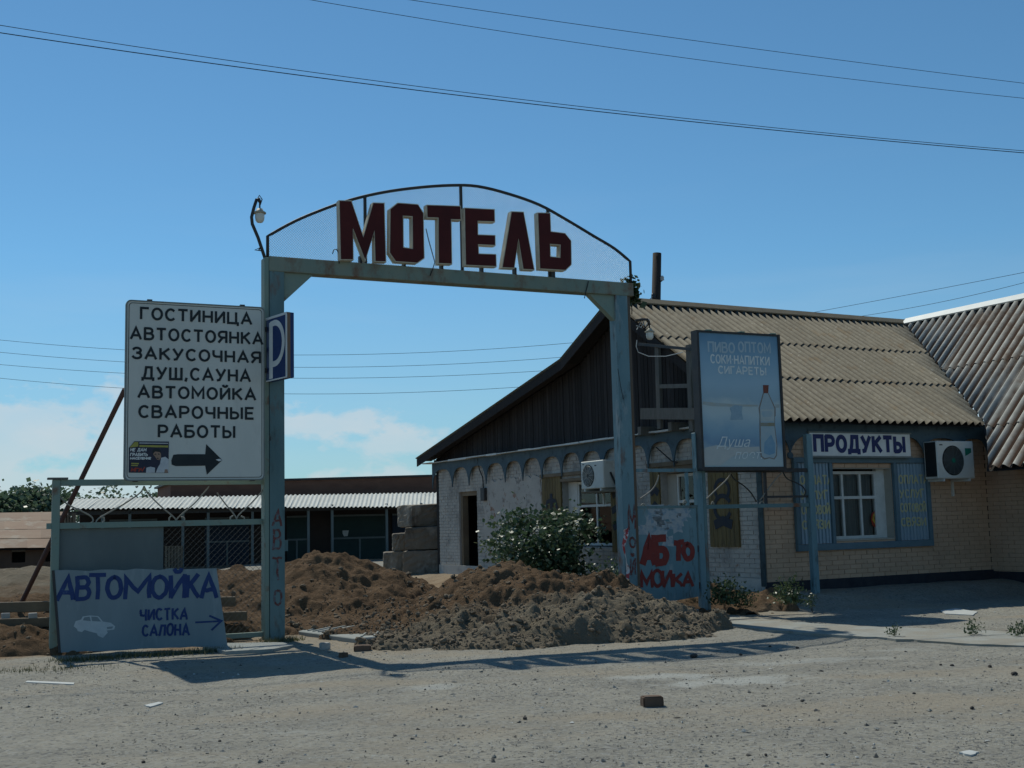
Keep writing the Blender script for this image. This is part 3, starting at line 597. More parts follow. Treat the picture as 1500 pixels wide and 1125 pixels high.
flake('concrete_apron', [(1000, 912), (1060, 902), (1120, 909), (1210, 917), (1330, 922), (1470, 927), (1540, 934), (1545, 950), (1420, 946), (1300, 938), (1190, 931), (1090, 921)], .012, m_apron, 'long broken strip of pale concrete in front of the shop', 'concrete strip', dz=.004, rough=.045, seed=9)
flake('concrete_chunk', [(1003, 904), (1014, 899), (1024, 900), (1018, 906), (1008, 909)], .07, m_palestone, 'pale concrete chunk at the foot of the fence post', 'rubble', seed=10)

# planks lying on the bank
for (p, q, d0, d1, w, lab) in (((-120, 893), (345, 881), 14.9, 16.0, .085, 'upper long timber beam on the earth bank behind the car wash board'), ((-120, 917), (362, 902), 14.7, 15.7, .075, 'lower long timber beam on the earth bank behind the car wash board')):
    a, b = at(*p, d0), at(*q, d1); ax = (b - a).normalized(); pl = Pl(a, ax, (0, 0, 1)); mb = MB(); mb.box(pl, 0, (b - a).length, -w * .75, w * .75, -w * .6, w * .6)
    tag(mb.link('timber_beam', m_woodbrown, loc=a, bevel=.006), lab, 'beam', 'timber beams')
for px in (8, 48):
    b_ = at(px, 908, 15.05); pl = Pl(b_, G.X); mb = MB(); mb.box(pl, -.05, .05, -.28, .085, -.05, .05)
    tag(mb.link('white_block', m_palestone, loc=(b_.x, b_.y, b_.z - .28), bevel=.006), 'pale block between the two timber beams, ' + ('farther from the car wash board' if px < 20 else 'close to the car wash board'), 'block', 'pale prop blocks')

# ------------------------------------------------------------------ shop
shop = thing('shop_building', C0 + Vector((0, 0, .2)), 'long single storey brick shop with timber gable and corrugated roof', 'building', rz=BA)
EZ, EN = 2.95, .42; RZ, RN = 5.60, -3.75                       # eave and ridge of the front slope
KN, KZ = -5.65, 4.70; LN, LZ = -13.1, 3.12                     # kink and low rear eave
LEN = 12.55; AIN = 5.25                                        # gable wall length, inner corner with the wing
def wall_with_holes(mb, pl, u0, u1, v0, v1, holes, n, depth):
    us = sorted({u0, u1, *[h[0] for h in holes], *[h[1] for h in holes]}); vs = sorted({v0, v1, *[h[2] for h in holes], *[h[3] for h in holes]})
    for i in range(len(us) - 1):
        for j in range(len(vs) - 1):
            uc, vc = (us[i] + us[i + 1]) / 2, (vs[j] + vs[j + 1]) / 2
            if any(h[0] < uc < h[1] and h[2] < vc < h[3] for h in holes): continue
            mb.add([pl.pt(us[i], vs[j], n), pl.pt(us[i + 1], vs[j], n), pl.pt(us[i + 1], vs[j + 1], n), pl.pt(us[i], vs[j + 1], n)], [(0, 1, 2, 3)])
    for a, b, c, d in holes:
        for (p, q) in (((a, c), (b, c)), ((b, c), (b, d)), ((b, d), (a, d)), ((a, d), (a, c))):
            mb.add([pl.pt(*p, n), pl.pt(*q, n), pl.pt(*q, n - depth), pl.pt(*p, n - depth)], [(0, 1, 2, 3)])
H1 = [(-11.38, -10.38, .16, 2.2), (-6.36, -4.45, .90, 2.24), (-2.80, -1.52, .90, 2.24)]   # gable wall: door, two windows
H2 = [(1.50, 2.90, .97, 2.2)]                                                           # front wall window
mb = MB(); wall_with_holes(mb, W1, -LEN, 0, -.1, 3.02, H1, -.012, .24); w1 = mb.link('gable_wall', m_mortwhite, shop)
mb = MB(); wall_with_holes(mb, W2, 0, AIN, -.1, 3.02, H2, -.012, .24); w2 = mb.link('front_wall', m_mortcream, shop)
mb = MB(); mb.box(W2, .02, 11, -.1, 3.0, -LEN - .2, -LEN); mb.box(W2, 10.8, 11, -.1, 3.0, -LEN, 6)
mb.add([bld(.05, -.05, 3.0), bld(10.9, -.05, 3.0), bld(10.9, -LEN, 3.0), bld(.05, -LEN, 3.0)], [(0, 1, 2, 3)])
mb.add([bld(.05, -.05, .16), bld(10.9, -.05, .16), bld(10.9, -LEN, .16), bld(.05, -LEN, .16)], [(0, 1, 2, 3)]); mb.link('rear_wall', m_interior, shop)
# bricks: real pieces standing proud of the mortar
BL, BH, JT = .25, .065, .012
def courses(u0, u1, v0, v1, holes, first_off=0.0):
    out = []; v = v0; k = 0
    while v + BH <= v1 + .02:
        vc = v + BH / 2; cut = sorted((h[0], h[1]) for h in holes if h[2] - .005 < vc < h[3] + .005); segs = []; a = u0
        for h0, h1 in cut:
            if h0 > a: segs.append((a, h0))
            a = max(a, h1)
        if a < u1: segs.append((a, u1))
        for s0, s1 in segs:
            x = u0 + math.floor((s0 - u0) / (BL + JT)) * (BL + JT) - ((BL + JT) / 2 if k % 2 else 0)
            while x < s1:
                l, r = max(x, s0), min(x + BL, s1)
                if r - l > .04: out.append((l, r, v))
                x += BL + JT
        v += BH + JT; k += 1
    return out
SH = [(-7.16, -6.36, .88, 2.36), (-4.45, -3.95, .80, 2.36), (-3.10, -2.80, .88, 2.36), (-1.36, -.57, .92, 2.26)]      # ochre shutters
PLA = [(-10.0, -7.25, .55, 2.42)]                                                                            # plastered field
b1 = courses(-LEN, -.002, .20, 3.0, H1 + PLA); b2 = courses(.002, AIN + .010, .20, 3.0, H2)
def brick_block(pl, items, n1=0.0):
    mb = MB()
    for l, r, v in items:
        e = rng.uniform(-.0035, .0035); mb.box(pl, l, r, v + rng.uniform(-.002, .002), v + BH, -.012, n1 + e)
    return mb
shut2 = (.66, 3.74, .85, 2.36)
vis2 = [b for b in b2 if not (shut2[0] < (b[0] + b[1]) / 2 < shut2[1] and shut2[2] < b[2] < shut2[3] - .05) and b[2] < 2.45]
vis2.sort(key=lambda b: (b[0] > 5.1, abs(b[2] - .9)))
ind2 = vis2[:300]; ks = {b for b in ind2}; o_ = brick_block(W2, [b for b in b2 if b not in ks]).link('brickwork', m_brickcream, w2); struct(o_, 'stuff')
bme = {}
def brick_mesh(w):
    k = round(w, 3)
    if k not in bme:
        mb = MB(); pl = Pl((0, 0, 0), (1, 0, 0)); mb.box(pl, 0, k, 0, BH, -.014, 0); me = bpy.data.meshes.new('brick'); me.from_pydata([tuple(v) for v in mb.v], [], mb.f); me.materials.append(m_brickcream); bme[k] = me
    return bme[k]
for l, r, v in ind2:
    o = bpy.data.objects.new('brick', brick_mesh(r - l)); COL.objects.link(o); o.parent = w2
    o.location = INV[w2.name] @ W2.pt(l, v, rng.uniform(-.004, .003))
o_ = brick_block(W1, b1).link('brickwork', m_brickwhite, w1); struct(o_, 'stuff')
rd = random.Random(3)
mb = MB(); pp = []
for t in range(26): pp.append((-10.0 + 2.75 * t / 25, 2.42 + rd.uniform(-.05, .05)))
for t in range(14): pp.append((-7.25 + rd.uniform(-.09, .05), 2.42 - 1.9 * t / 13))
for t in range(26): pp.append((-7.25 - 2.75 * t / 25, .55 + rd.uniform(-.06, .06)))
for t in range(14): pp.append((-10.0 + rd.uniform(-.06, .06), .55 + 1.87 * t / 13))
mb.poly(W1, [pp], -.012, .012); mb.link('plaster', m_plaster, w1)
MB().box(W1, -LEN, 0.03, -.1, .42, -.01, .03).link('plinth', m_brickwhite, w1)
mb = MB(); mb.box(W2, -.03, AIN - .002, -.1, .36, -.01, .035); mb.link('plinth', m_plinth, w2)
# door in the gable
dj = MB(); dj.box(W1, -11.38, -11.28, .16, 2.2, -.2, -.05); dj.box(W1, -10.48, -10.38, .16, 2.2, -.2, -.05); dj.box(W1, -11.28, -10.48, 2.1, 2.2, -.2, -.05); dj.link('door_frame', m_woodbrown, shop)
hp = W1.pt(-10.49, 0, -.19); lf = Pl(hp, -W1.X * .12 - W1.N * .99); mb = MB(); mb.box(lf, 0, .8, .17, 2.09, -.04, 0); dr = mb.link('door', m_woodbrown, shop); MB().box(lf, .68, .76, 1.05, 1.2, -.07, -.04).link('door_handle', m_darksteel, dr)
# gable boarding
def roof_z(n):
    if n >= RN: return RZ + (EZ - RZ) * (n - RN) / (EN - RN)
    if n >= KN: return RZ + (KZ - RZ) * (n - RN) / (KN - RN)
    return KZ + (LZ - KZ) * (n - KN) / (LN - KN)
u = -12.9; gw = MB(); gw.poly(W1, [[(-12.9, 2.99), (.38, 2.99), (RN, RZ - .1), (KN, KZ - .1)]], -.10, -.06); gws = gw.link('gable', m_wood, shop)
while u < .3:
    w = rd.uniform(.105, .135); zt = min(roof_z(u), roof_z(u + w)) - .09
    if zt > 3.02: MB().box(W1, u + .006, u + w - .004, 2.99, zt, -.06, -.032 + rd.uniform(-.006, .006)).link('board', m_wood, gws)
    u += w
# barge boards along the verge
prof = [(EN + .02, EZ), (RN, RZ), (KN, KZ), (LN, LZ)]
for (p, q) in zip(prof, prof[1:]):
    mb = MB(); mb.hexa([W1.pt(p[0], p[1] - .20, .34), W1.pt(q[0], q[1] - .20, .34), W1.pt(q[0], q[1] - .02, .34), W1.pt(p[0], p[1] - .02, .34)], [W1.pt(p[0], p[1] - .20, .365), W1.pt(q[0], q[1] - .20, .365), W1.pt(q[0], q[1] - .02, .365), W1.pt(p[0], p[1] - .02, .365)])
    mb.link('barge_board', m_wood, shop)
    mb = MB(); mb.hexa([W1.pt(p[0], p[1] - .06, -.05), W1.pt(q[0], q[1] - .06, -.05), W1.pt(q[0], q[1] - .06, .34), W1.pt(p[0], p[1] - .06, .34)], [W1.pt(p[0], p[1] - .03, -.05), W1.pt(q[0], q[1] - .03, -.05), W1.pt(q[0], q[1] - .03, .34), W1.pt(p[0], p[1] - .03, .34)]); mb.link('soffit', m_wood, shop)
# sheet-metal drip and scalloped valance on both walls
mb = MB(); z_ = 3.0
for k in range(26):
    a = -13.1 + k * .523; mb.box(W1, a, a + .518, 2.975 + rd.uniform(-.008, .008), 3.0 + rd.uniform(-.006, .012), -.02, .22 + rd.uniform(-.012, .012))
mb.link('drip_edge', m_ridgemetal, shop)
def scallop(pl, u0, u1, vt, va, vtip, n0, n1):
    pts = [(u0, vt), (u0, vtip)]
    for k in range(1, 28):
        t = k / 28; pts.append((u0 + (u1 - u0) * t, va - (va - vtip) * (.38 * (1 - math.sqrt(max(0, 1 - (2 * t - 1) ** 2))) + .62 * abs(2 * t - 1) ** 5.5)))
    pts += [(u1, vtip), (u1, vt)]; return MB().poly(pl, [pts], n0, n1)
tips = [-12.75, -11.55, -10.62, -9.71, -8.75, -7.91, -7.05, -6.21, -5.42, -4.62, -3.84, -3.05, -2.24, -1.45, -.7, .1]
for a, b in zip(tips, tips[1:]): scallop(W1, a, b, 2.973, 2.80 + rd.uniform(-.02, .02), 2.33, .07, .095).link('valance', m_valance, shop)
t2 = [-.12, .55, 2.1, 3.62, 4.51, 5.22]
for i, (a, b) in enumerate(zip(t2, t2[1:])):
    scallop(W2, a, b, 2.94, 2.72 if i not in (1, 2) else 2.76, 2.42 if i not in (1,) else 2.42, .10, .125).link('valance', m_valance, shop)
for a in (.55, 4.51):
    mb = MB(); mb.poly(W2, [arc(a, 2.40, .055, .055, 0, 340, 12)], .098, .13); mb.link('valance_knob', m_valance, shop)
mb = MB(); mb.box(W2, -.1, AIN, 2.86, 2.97, .0, .099); mb.link('wall_plate', m_valance, shop)
# roofs
def corr(O, ax, dn, w, L, pitch=.15, amp=.024, th=.007, seg=8, rows=1, sag=0):
    ax = Vector(ax).normalized(); dn = Vector(dn).normalized(); nr = ax.cross(dn).normalized()
    if nr.z < 0: nr = -nr
    m = int(round(w / pitch * seg)); vs = []; cr = []
    for lay in (0, 1):
        for j in range(rows + 1):
            for i in range(m + 1):
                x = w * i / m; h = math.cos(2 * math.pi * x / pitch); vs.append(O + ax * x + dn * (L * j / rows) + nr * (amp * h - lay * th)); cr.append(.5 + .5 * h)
    k = (m + 1) * (rows + 1); fs = []
    for j in range(rows):
        for i in range(m):
            a = j * (m + 1) + i; fs.append((a, a + 1, a + m + 2, a + m + 1)); fs.append((k + a, k + a + m + 1, k + a + m + 2, k + a + 1))
    for j in (0, rows):
        for i in range(m): a = j * (m + 1) + i; fs.append((a, k + a, k + a + 1, a + 1))
    mb = MB(); mb.add(vs, fs); mb.cr = cr; return mb
def clipped(mb, planes):
    bm = bmesh.new(); ly = bm.verts.layers.float.new('crest'); vv = []
    for v, c in zip(mb.v, mb.cr):
        x = bm.verts.new(v); x[ly] = c; vv.append(x)
    for f in mb.f:
        try: bm.faces.new([vv[i] for i in f])
        except ValueError: pass
    for co, no in planes:
        g = bm.verts[:] + bm.edges[:] + bm.faces[:]; bmesh.ops.bisect_plane(bm, geom=g, dist=1e-5, plane_co=co, plane_no=no, clear_outer=True)
    bm.verts.index_update(); out = MB(); out.v = [v.co.copy() for v in bm.verts]; out.f = [tuple(v.index for v in f.verts) for f in bm.faces]; out.cr = [v[ly] for v in bm.verts]; bm.free(); return out
AV0, AV1 = 7.36, 4.80
V0 = bld(AV0, RN, RZ); V1 = bld(AV1, EN, EZ)
vdir = V1 - V0; vdir.z = 0; vn = Vector((vdir.y, -vdir.x, 0)).normalized()
if vn.dot(W2.X) < 0: vn = -vn                                      # points to the wing side of the valley
dn = (bld(0, EN, EZ) - bld(0, RN, RZ)); SL = dn.length; dn = dn.normalized(); nr = W2.X.cross(dn).normalized(); nr = nr if nr.z > 0 else -nr
rowL = (SL + .24) / 3; cw = 1.05; rsheets = []
mb = MB(); mb.add([bld(-.33, RN, RZ - .05), bld(AV0 - .05, RN, RZ - .05), bld(AV1 - .05, EN - .03, EZ - .05), bld(-.33, EN - .03, EZ - .05)], [(0, 1, 2, 3)]); roof = mb.link('roof', m_interior, shop)
for r_ in range(3):
    c_ = 0
    while -.38 + c_ * cw < AV0:
        st = r_ * (rowL - .12); O = bld(-.38 + c_ * cw, RN, RZ) + dn * st + nr * (.004 + .006 * (2 - r_) + rd.uniform(0, .003)) + dn * rd.uniform(-.02, .02)
        tilt = (dn + nr * (.006)).normalized(); ax = W2.X
        s_ = corr(O, ax, tilt, cw + .0875, rowL, amp=.034, pitch=.175, seg=10); s_ = clipped(s_, [(V0 + vn * .02, vn)])
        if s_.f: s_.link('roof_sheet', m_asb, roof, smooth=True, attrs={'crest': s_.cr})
        c_ += 1
mb = MB(); mb.hexa([bld(-.42, RN + .16, RZ - .045), bld(AV0 + .05, RN + .16, RZ - .045), bld(AV0 + .05, RN, RZ + .07), bld(-.42, RN, RZ + .07)], [bld(-.42, RN + .17, RZ - .02), bld(AV0 + .05, RN + .17, RZ - .02), bld(AV0 + .05, RN, RZ + .10), bld(-.42, RN, RZ + .10)])
mb.hexa([bld(-.42, RN, RZ + .07), bld(AV0 + .05, RN, RZ + .07), bld(AV0 + .05, RN - .16, RZ - .03), bld(-.42, RN - .16, RZ - .03)], [bld(-.42, RN, RZ + .10), bld(AV0 + .05, RN, RZ + .10), bld(AV0 + .05, RN - .17, RZ), bld(-.42, RN - .17, RZ)]); mb.link('ridge_cap', m_ridge, roof)
for (n0, z0, n1, z1) in ((RN, RZ, KN, KZ), (KN, KZ, LN, LZ)):
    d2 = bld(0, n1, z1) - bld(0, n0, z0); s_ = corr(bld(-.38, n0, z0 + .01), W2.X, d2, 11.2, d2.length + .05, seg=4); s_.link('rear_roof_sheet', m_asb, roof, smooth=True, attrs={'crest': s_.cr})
# wing roof, facing left, ridge running towards the road
AE, ZE = 4.02, 2.14; dw = bld(AE, 0, ZE) - bld(AV0, 0, RZ); WL = dw.length; dwn = dw.normalized(); nw = (-W2.N).cross(dwn); nw = nw if nw.z > 0 else -nw
NEND = 6.0; c_ = 0; cw2 = 1.05
mb = MB(); mb.add([bld(AV0, RN, RZ - .06), bld(AV0, NEND, RZ - .06), bld(AE + .03, NEND, ZE - .06), bld(AE + .03, 1.05, ZE - .06), bld(AV1 + .05, EN + .1, EZ - .06)], [(0, 1, 2, 3, 4)]); wroof = mb.link('wing_roof', m_interior, shop)
rws = [(0, 1.95), (1.83, 1.95), (3.66, WL - 3.66)]
for ri, (st, ln) in enumerate(rws):
    n0 = RN - .05; c_ = 0
    while n0 + c_ * cw2 < NEND:
        O = bld(AV0, n0 + c_ * cw2, RZ) + dwn * st + nw * (.012 + .008 * (2 - ri) + rd.uniform(0, .003)); s_ = corr(O, W2.N, (dwn + nw * .006).normalized(), cw2 + .105, ln, amp=.046, pitch=.21, seg=10)
        pe = bld(AE, 1.12, ZE); pv = bld(AV1, EN + .05, EZ); ed = (pe - pv); ed.z = 0; en = Vector((ed.y, -ed.x, 0)).normalized(); en = en if en.dot(W2.N) < 0 else -en
        s_ = clipped(s_, [(pv, en)] if ri == 2 else [(V0, -vn)])
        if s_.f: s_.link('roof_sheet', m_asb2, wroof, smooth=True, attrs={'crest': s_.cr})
        c_ += 1
mb = MB(); mb.hexa([bld(AV0 - .13, RN + .1, RZ - .055), bld(AV0 - .13, NEND, RZ - .055), bld(AV0, NEND, RZ + .07), bld(AV0, RN + .1, RZ + .07)], [bld(AV0 - .15, RN + .1, RZ - .03), bld(AV0 - .15, NEND, RZ - .03), bld(AV0, NEND, RZ + .1), bld(AV0, RN + .1, RZ + .1)]); mb.link('ridge_cap', m_ridgemetal, wroof)
mb = MB(); mb.add([bld(AV0, RN, RZ), bld(AV0, NEND, RZ), bld(11, NEND, 2.8), bld(11, RN, 2.8)], [(0, 1, 2, 3)]); mb.link('rear_roof_sheet', m_asb, wroof)
# wing wall, facing left
WW = Pl(bld(AIN, 0, 0), W2.N); mb = MB(); mb.box(WW, .0, NEND - .3, -.1, 2.9, -.2, -.012); ww = mb.link('wing_wall', m_mortcream, shop)
o_ = brick_block(WW, courses(.002, 3.6, .20, 2.6, [])).link('brickwork', m_brickcream, ww); struct(o_, 'stuff'); MB().box(WW, 0.036, 5, -.1, .33, -.01, .03).link('plinth', m_plinth, ww)
mb = MB(); mb.hexa([bld(AE + .12, 1.0, ZE - .02), bld(AIN, 1.0, ZE - .02), bld(AIN, NEND, ZE - .02), bld(AE + .12, NEND, ZE - .02)], [bld(AE + .12, 1.0, ZE + .0), bld(AIN, 1.0, ZE), bld(AIN, NEND, ZE), bld(AE + .12, NEND, ZE)]); mb.link('soffit', m_wood, ww)
mb = MB(); mb.hexa([bld(AV1 - .05, .46, EZ - .08), bld(AE + .12, 1.06, ZE), bld(AIN, .6, ZE), bld(AIN, .46, EZ - .08)], [bld(AV1 - .05, .49, EZ - .08), bld(AE + .12, 1.09, ZE), bld(AIN, .63, ZE), bld(AIN, .49, EZ - .08)]); mb.link('soffit_end', m_wood, ww)

def window(pl, hole, cols, rows, n, name='window', curtain=True, fw=.05):
    a, b, c, d = hole; mb = MB(); mb.box(pl, a, b, c, c + fw, n - .06, n); mb.box(pl, a, b, d - fw, d, n - .06, n); mb.box(pl, a, a + fw, c + fw, d - fw, n - .06, n); mb.box(pl, b - fw, b, c + fw, d - fw, n - .06, n); w_ = mb.link(name, m_winwhite, shop)
    for x in cols: MB().box(pl, x - .022, x + .022, c + fw, d - fw, n - .055, n - .004).link('mullion', m_winwhite, w_)
    for y in rows: MB().box(pl, a + fw, b - fw, y - .025, y + .025, n - .05, n + .002).link('transom', m_winwhite, w_)
    xs = [a + fw] + list(cols) + [b - fw]; ys = [c + fw] + list(rows) + [d - fw]
    for i in range(len(xs) - 1):
        for j in range(len(ys) - 1): MB().add([pl.pt(xs[i], ys[j], n - .03), pl.pt(xs[i + 1], ys[j], n - .03), pl.pt(xs[i + 1], ys[j + 1], n - .03), pl.pt(xs[i], ys[j + 1], n - .03)], [(0, 1, 2, 3)]).link('pane', m_glass, w_)
    if curtain:
        mb = MB(); P0 = []
        for k in range(41): P0.append((a + (b - a) * k / 40, .018 * math.sin(k * 1.9)))
        mb.add([pl.pt(u, v, n - .085 + o) for u, o in P0 for v in (c + .02, d - .02)], [(2 * k, 2 * k + 2, 2 * k + 3, 2 * k + 1) for k in range(40)]); mb.link('curtain', m_curtain, w_)
    return w_
# front window: deep reveal, casing and corrugated blue shutters
a, b, c, d = H2[0]; wf = window(W2, (a + .002, b - .20, c + .03, d - .05), (1.92, 2.33), (1.70,), -.17)
MB().box(W2, b - .20, b - .001, c, d, -.24, -.165).link('jamb', m_winwhite, wf)
mb = MB(); mb.box(W2, b - .012, b - .003, c + .02, d - .01, -.23, -.002); mb.box(W2, a, b, c + .002, c + .03, -.23, -.002); mb.box(W2, a, b, d - .014, d - .003, -.23, -.002); mb.link('reveal', m_reveal, wf)
mb = MB(); mb.box(W2, .66, 3.76, 2.28, 2.37, .0, .07); mb.box(W2, .66, 3.76, .83, .94, .0, .07); mb.box(W2, .66, .74, .94, 2.28, .0, .07); mb.box(W2, 3.68, 3.76, .94, 2.28, .0, .07); mb.box(W2, 1.43, 1.50, .94, 2.28, 0, .07); mb.box(W2, 2.90, 2.97, .94, 2.28, 0, .07); wc = mb.link('window_casing', m_shutframe, shop, bevel=.006)
TX = ['ОПЛАТА', 'УСЛУГ', 'СОТОВОЙ', 'СВЯЗИ']
for s0, s1, tx in ((.745, 1.425, TX), (2.975, 3.675, TX)):
    sh = MB(); m_ = 9; w = (s1 - s0) / m_; vs = []
    pf = [(0, .015), (.42, .015), (.5, .038), (.92, .038), (1.0, .015)]
    P0 = [(s0 + (i + t) * w, o) for i in range(m_) for t, o in pf[:-1]] + [(s1, .015)]
    sh.add([W2.pt(u_, v_, o) for u_, o in P0 for v_ in (.945, 2.275)], [(2 * k, 2 * k + 2, 2 * k + 3, 2 * k + 1) for k in range(len(P0) - 1)]); so_ = sh.link('shutter', m_shut_b, wc)
    for k, t in enumerate(tx):
        mb = MB(); word(mb, W2, t, s0 + .06, 1.93 - k * .245, s0 + .06 + (.115 * len(t) if len(t) < 7 else .60), .13, .028, .041, jit=.05, seed=k); mb.link('shutter_lettering', m_yellow, wc)
# flame shaped sticker in the right hand pane
fx = lambda x, y: W2.px(1130 + x / 3.88, 580 + y / 3.88, -.195)
st_ = [fx(*p) for p in ((598, 635), (622, 660), (634, 690), (637, 760), (600, 756), (575, 735), (566, 700), (570, 670), (585, 655))]
mb = MB(); mb.poly(W2, [st_], None, -.196); sk = mb.link('sticker', mat('sticker_red', (.30, .03, .015), (.22, .05, .02), 9, .5), wf)
mb = MB(); mb.poly(W2, [[fx(*p) for p in ((580, 670), (612, 665), (620, 690), (618, 720), (595, 735), (572, 705))]], None, -.1945); mb.link('sticker_flame', mat('sticker_yellow', (.42, .33, .04), (.4, .2, .03), 9, .5), wf)
mb = MB(); mb.ribbon(W2, [fx(*p) for p in ((582, 685), (592, 712), (600, 690), (612, 705), (606, 728))], .012, -.193); mb.link('sticker_mark', m_black, wf)
# gable windows with ochre boarded shutters
MB().box(W1, -9.6, -.3, .16, 2.98, -1.6, -1.5).link('added_partition', m_interior, shop)  # dark panel added to block light showing through the gable windows
wA = window(W1, (-6.0, -4.47, .92, 2.22), (-5.28,), (1.72,), -.16, curtain=False); wB = window(W1, (-2.52, -1.54, .92, 2.22), (-1.85,), (1.72,), -.16, curtain=False)
MB().box(W1, -6.355, -6.0, .91, 2.23, -.23, -.15).link('jamb', m_winwhite, wA); MB().box(W1, -2.795, -2.52, .91, 2.23, -.23, -.15).link('jamb', m_reveal, wB)
mb = MB(); mb.box(W1, -7.2, -3.9, 2.36, 2.43, 0, .06); mb.box(W1, -6.36, -4.45, 2.24, 2.30, -.02, .05); mb.link('lintel_board', m_woodbrown, shop)
mb = MB(); mb.box(W1, -3.15, .0 - .5, 2.36, 2.44, 0, .06); mb.box(W1, -2.8, -1.5, 2.25, 2.355, -.02, .03); mb.link('lintel_board', m_woodbrown, shop)
for k, (s0, s1, c, d) in enumerate(SH):
    fr = MB(); fr.box(W1, s0, s1, c, d, .0, .02); f_ = fr.link('shutter', m_shut_y, shop); m_ = max(3, int((s1 - s0) / .11)); w = (s1 - s0) / m_
    for i in range(m_): MB().box(W1, s0 + i * w + .004, s0 + (i + 1) * w - .004, c, d, .02, .034 + rd.uniform(-.003, .003)).link('board', m_shut_y, f_)
    cx = (s0 + s1) / 2; mb = MB()
    if k == 0:
        mb.ribbon(W1, [(cx - .22, 1.72), (cx - .17, 1.84), (cx, 1.88), (cx + .17, 1.84), (cx + .24, 1.70)], .085, .041); mb.ribbon(W1, [(cx, 1.98), (cx, 1.45)], .12, .042); mb.link('painted_bird', m_deco_b, f_)
        mb = MB(); mb.ribbon(W1, [(cx - .25, 1.2), (cx, 1.5), (cx + .22, 1.25)], .12, .0415); mb.link('painted_bird', m_deco_r, f_)
    elif k == 3:
        mb.ribbon(W1, arc(cx, 1.88, .19, .17, -60, 240, 16), .07, .041); mb.ribbon(W1, arc(cx, 1.58, .22, .2, 30, 330, 16), .075, .042); mb.ribbon(W1, [(cx - .2, 1.30), (cx, 1.36), (cx + .2, 1.30)], .16, .043); mb.link('painted_ornament', m_deco_b, f_)
    else:
        for vv, ss in ((1.9, .3), (1.6, .36), (1.28, .3)): mb.ribbon(W1, [(cx - min(ss, s1 - s0 - .1) / 2, vv), (cx, vv + .07), (cx + min(ss, s1 - s0 - .1) / 2, vv)], .13, .041)
        mb.link('painted_ornament', m_deco_b, f_)
# corner pipe, junction box and cables on the walls
MB().tube([W1.pt(.06, .3, .08), W1.pt(.06, 2.6, .08), W1.pt(.0, 2.9, .16)], .045, 10).link('downpipe', m_valance, shop, smooth=True)
mb = MB(); mb.box(W1, -10.02, -9.82, 1.95, 2.25, .0, .09); mb.link('meter_box', m_darksteel, shop, bevel=.01)
MB().tube([W1.pt(-10.1, 2.95, .1), W1.pt(-10.1, 2.7, .06), W1.pt(-9.95, 2.5, .05), W1.pt(-9.92, 2.25, .05)], .014, 6).link('wall_cable', m_cable, shop)
MB().tube([W1.pt(-2.75, 2.72, .1), W1.pt(-2.3, 2.45, .1), W1.pt(-2.1, 2.40, .12)], .012, 6).link('wall_cable', m_cable, shop)
mb = MB(); mb.box(W1, .02, .03, .2, 2.9, -.02, .01); mb.link('corner_rust', m_woodbrown, shop)

# ------------------------------------------------------------------ things fixed on the shop
def px_rect(pl, x0, y0, x1, y1, n): 
    u0, _ = pl.px(x0, (y0 + y1) / 2, n); u1, _ = pl.px(x1, (y0 + y1) / 2, n); _, v1 = pl.px((x0 + x1) / 2, y0, n); _, v0 = pl.px((x0 + x1) / 2, y1, n); return u0, u1, v0, v1
u0, u1, v0, v1 = px_rect(W2, 1187, 635, 1334, 668, .17)
ps = thing('shop_sign', W2.pt((u0 + u1) / 2, v0, .15), 'white shop sign with blue block letters above the blue shuttered window', 'shop sign', rz=BA)
MB().box(W2, u0, u1, v0, v1, .127, .165).link('panel', m_white, ps, bevel=.004)
mb = MB(); mb.box(W2, u0 - .025, u1 + .025, v0 - .028, v0 - .002, .126, .175); mb.box(W2, u0 - .025, u1 + .025, v1 + .002, v1 + .026, .126, .175); mb.link('frame', m_signframe, ps)
mb = MB(); word(mb, W2, 'ПРОДУКТЫ', u0 + .10, v0 + .085, u1 - .16, v1 - v0 - .145, .074, .168, gap=.30); mb.link('lettering', mat('sign_blue', (.008, .022, .105), (.012, .03, .13), 6, .5), ps)

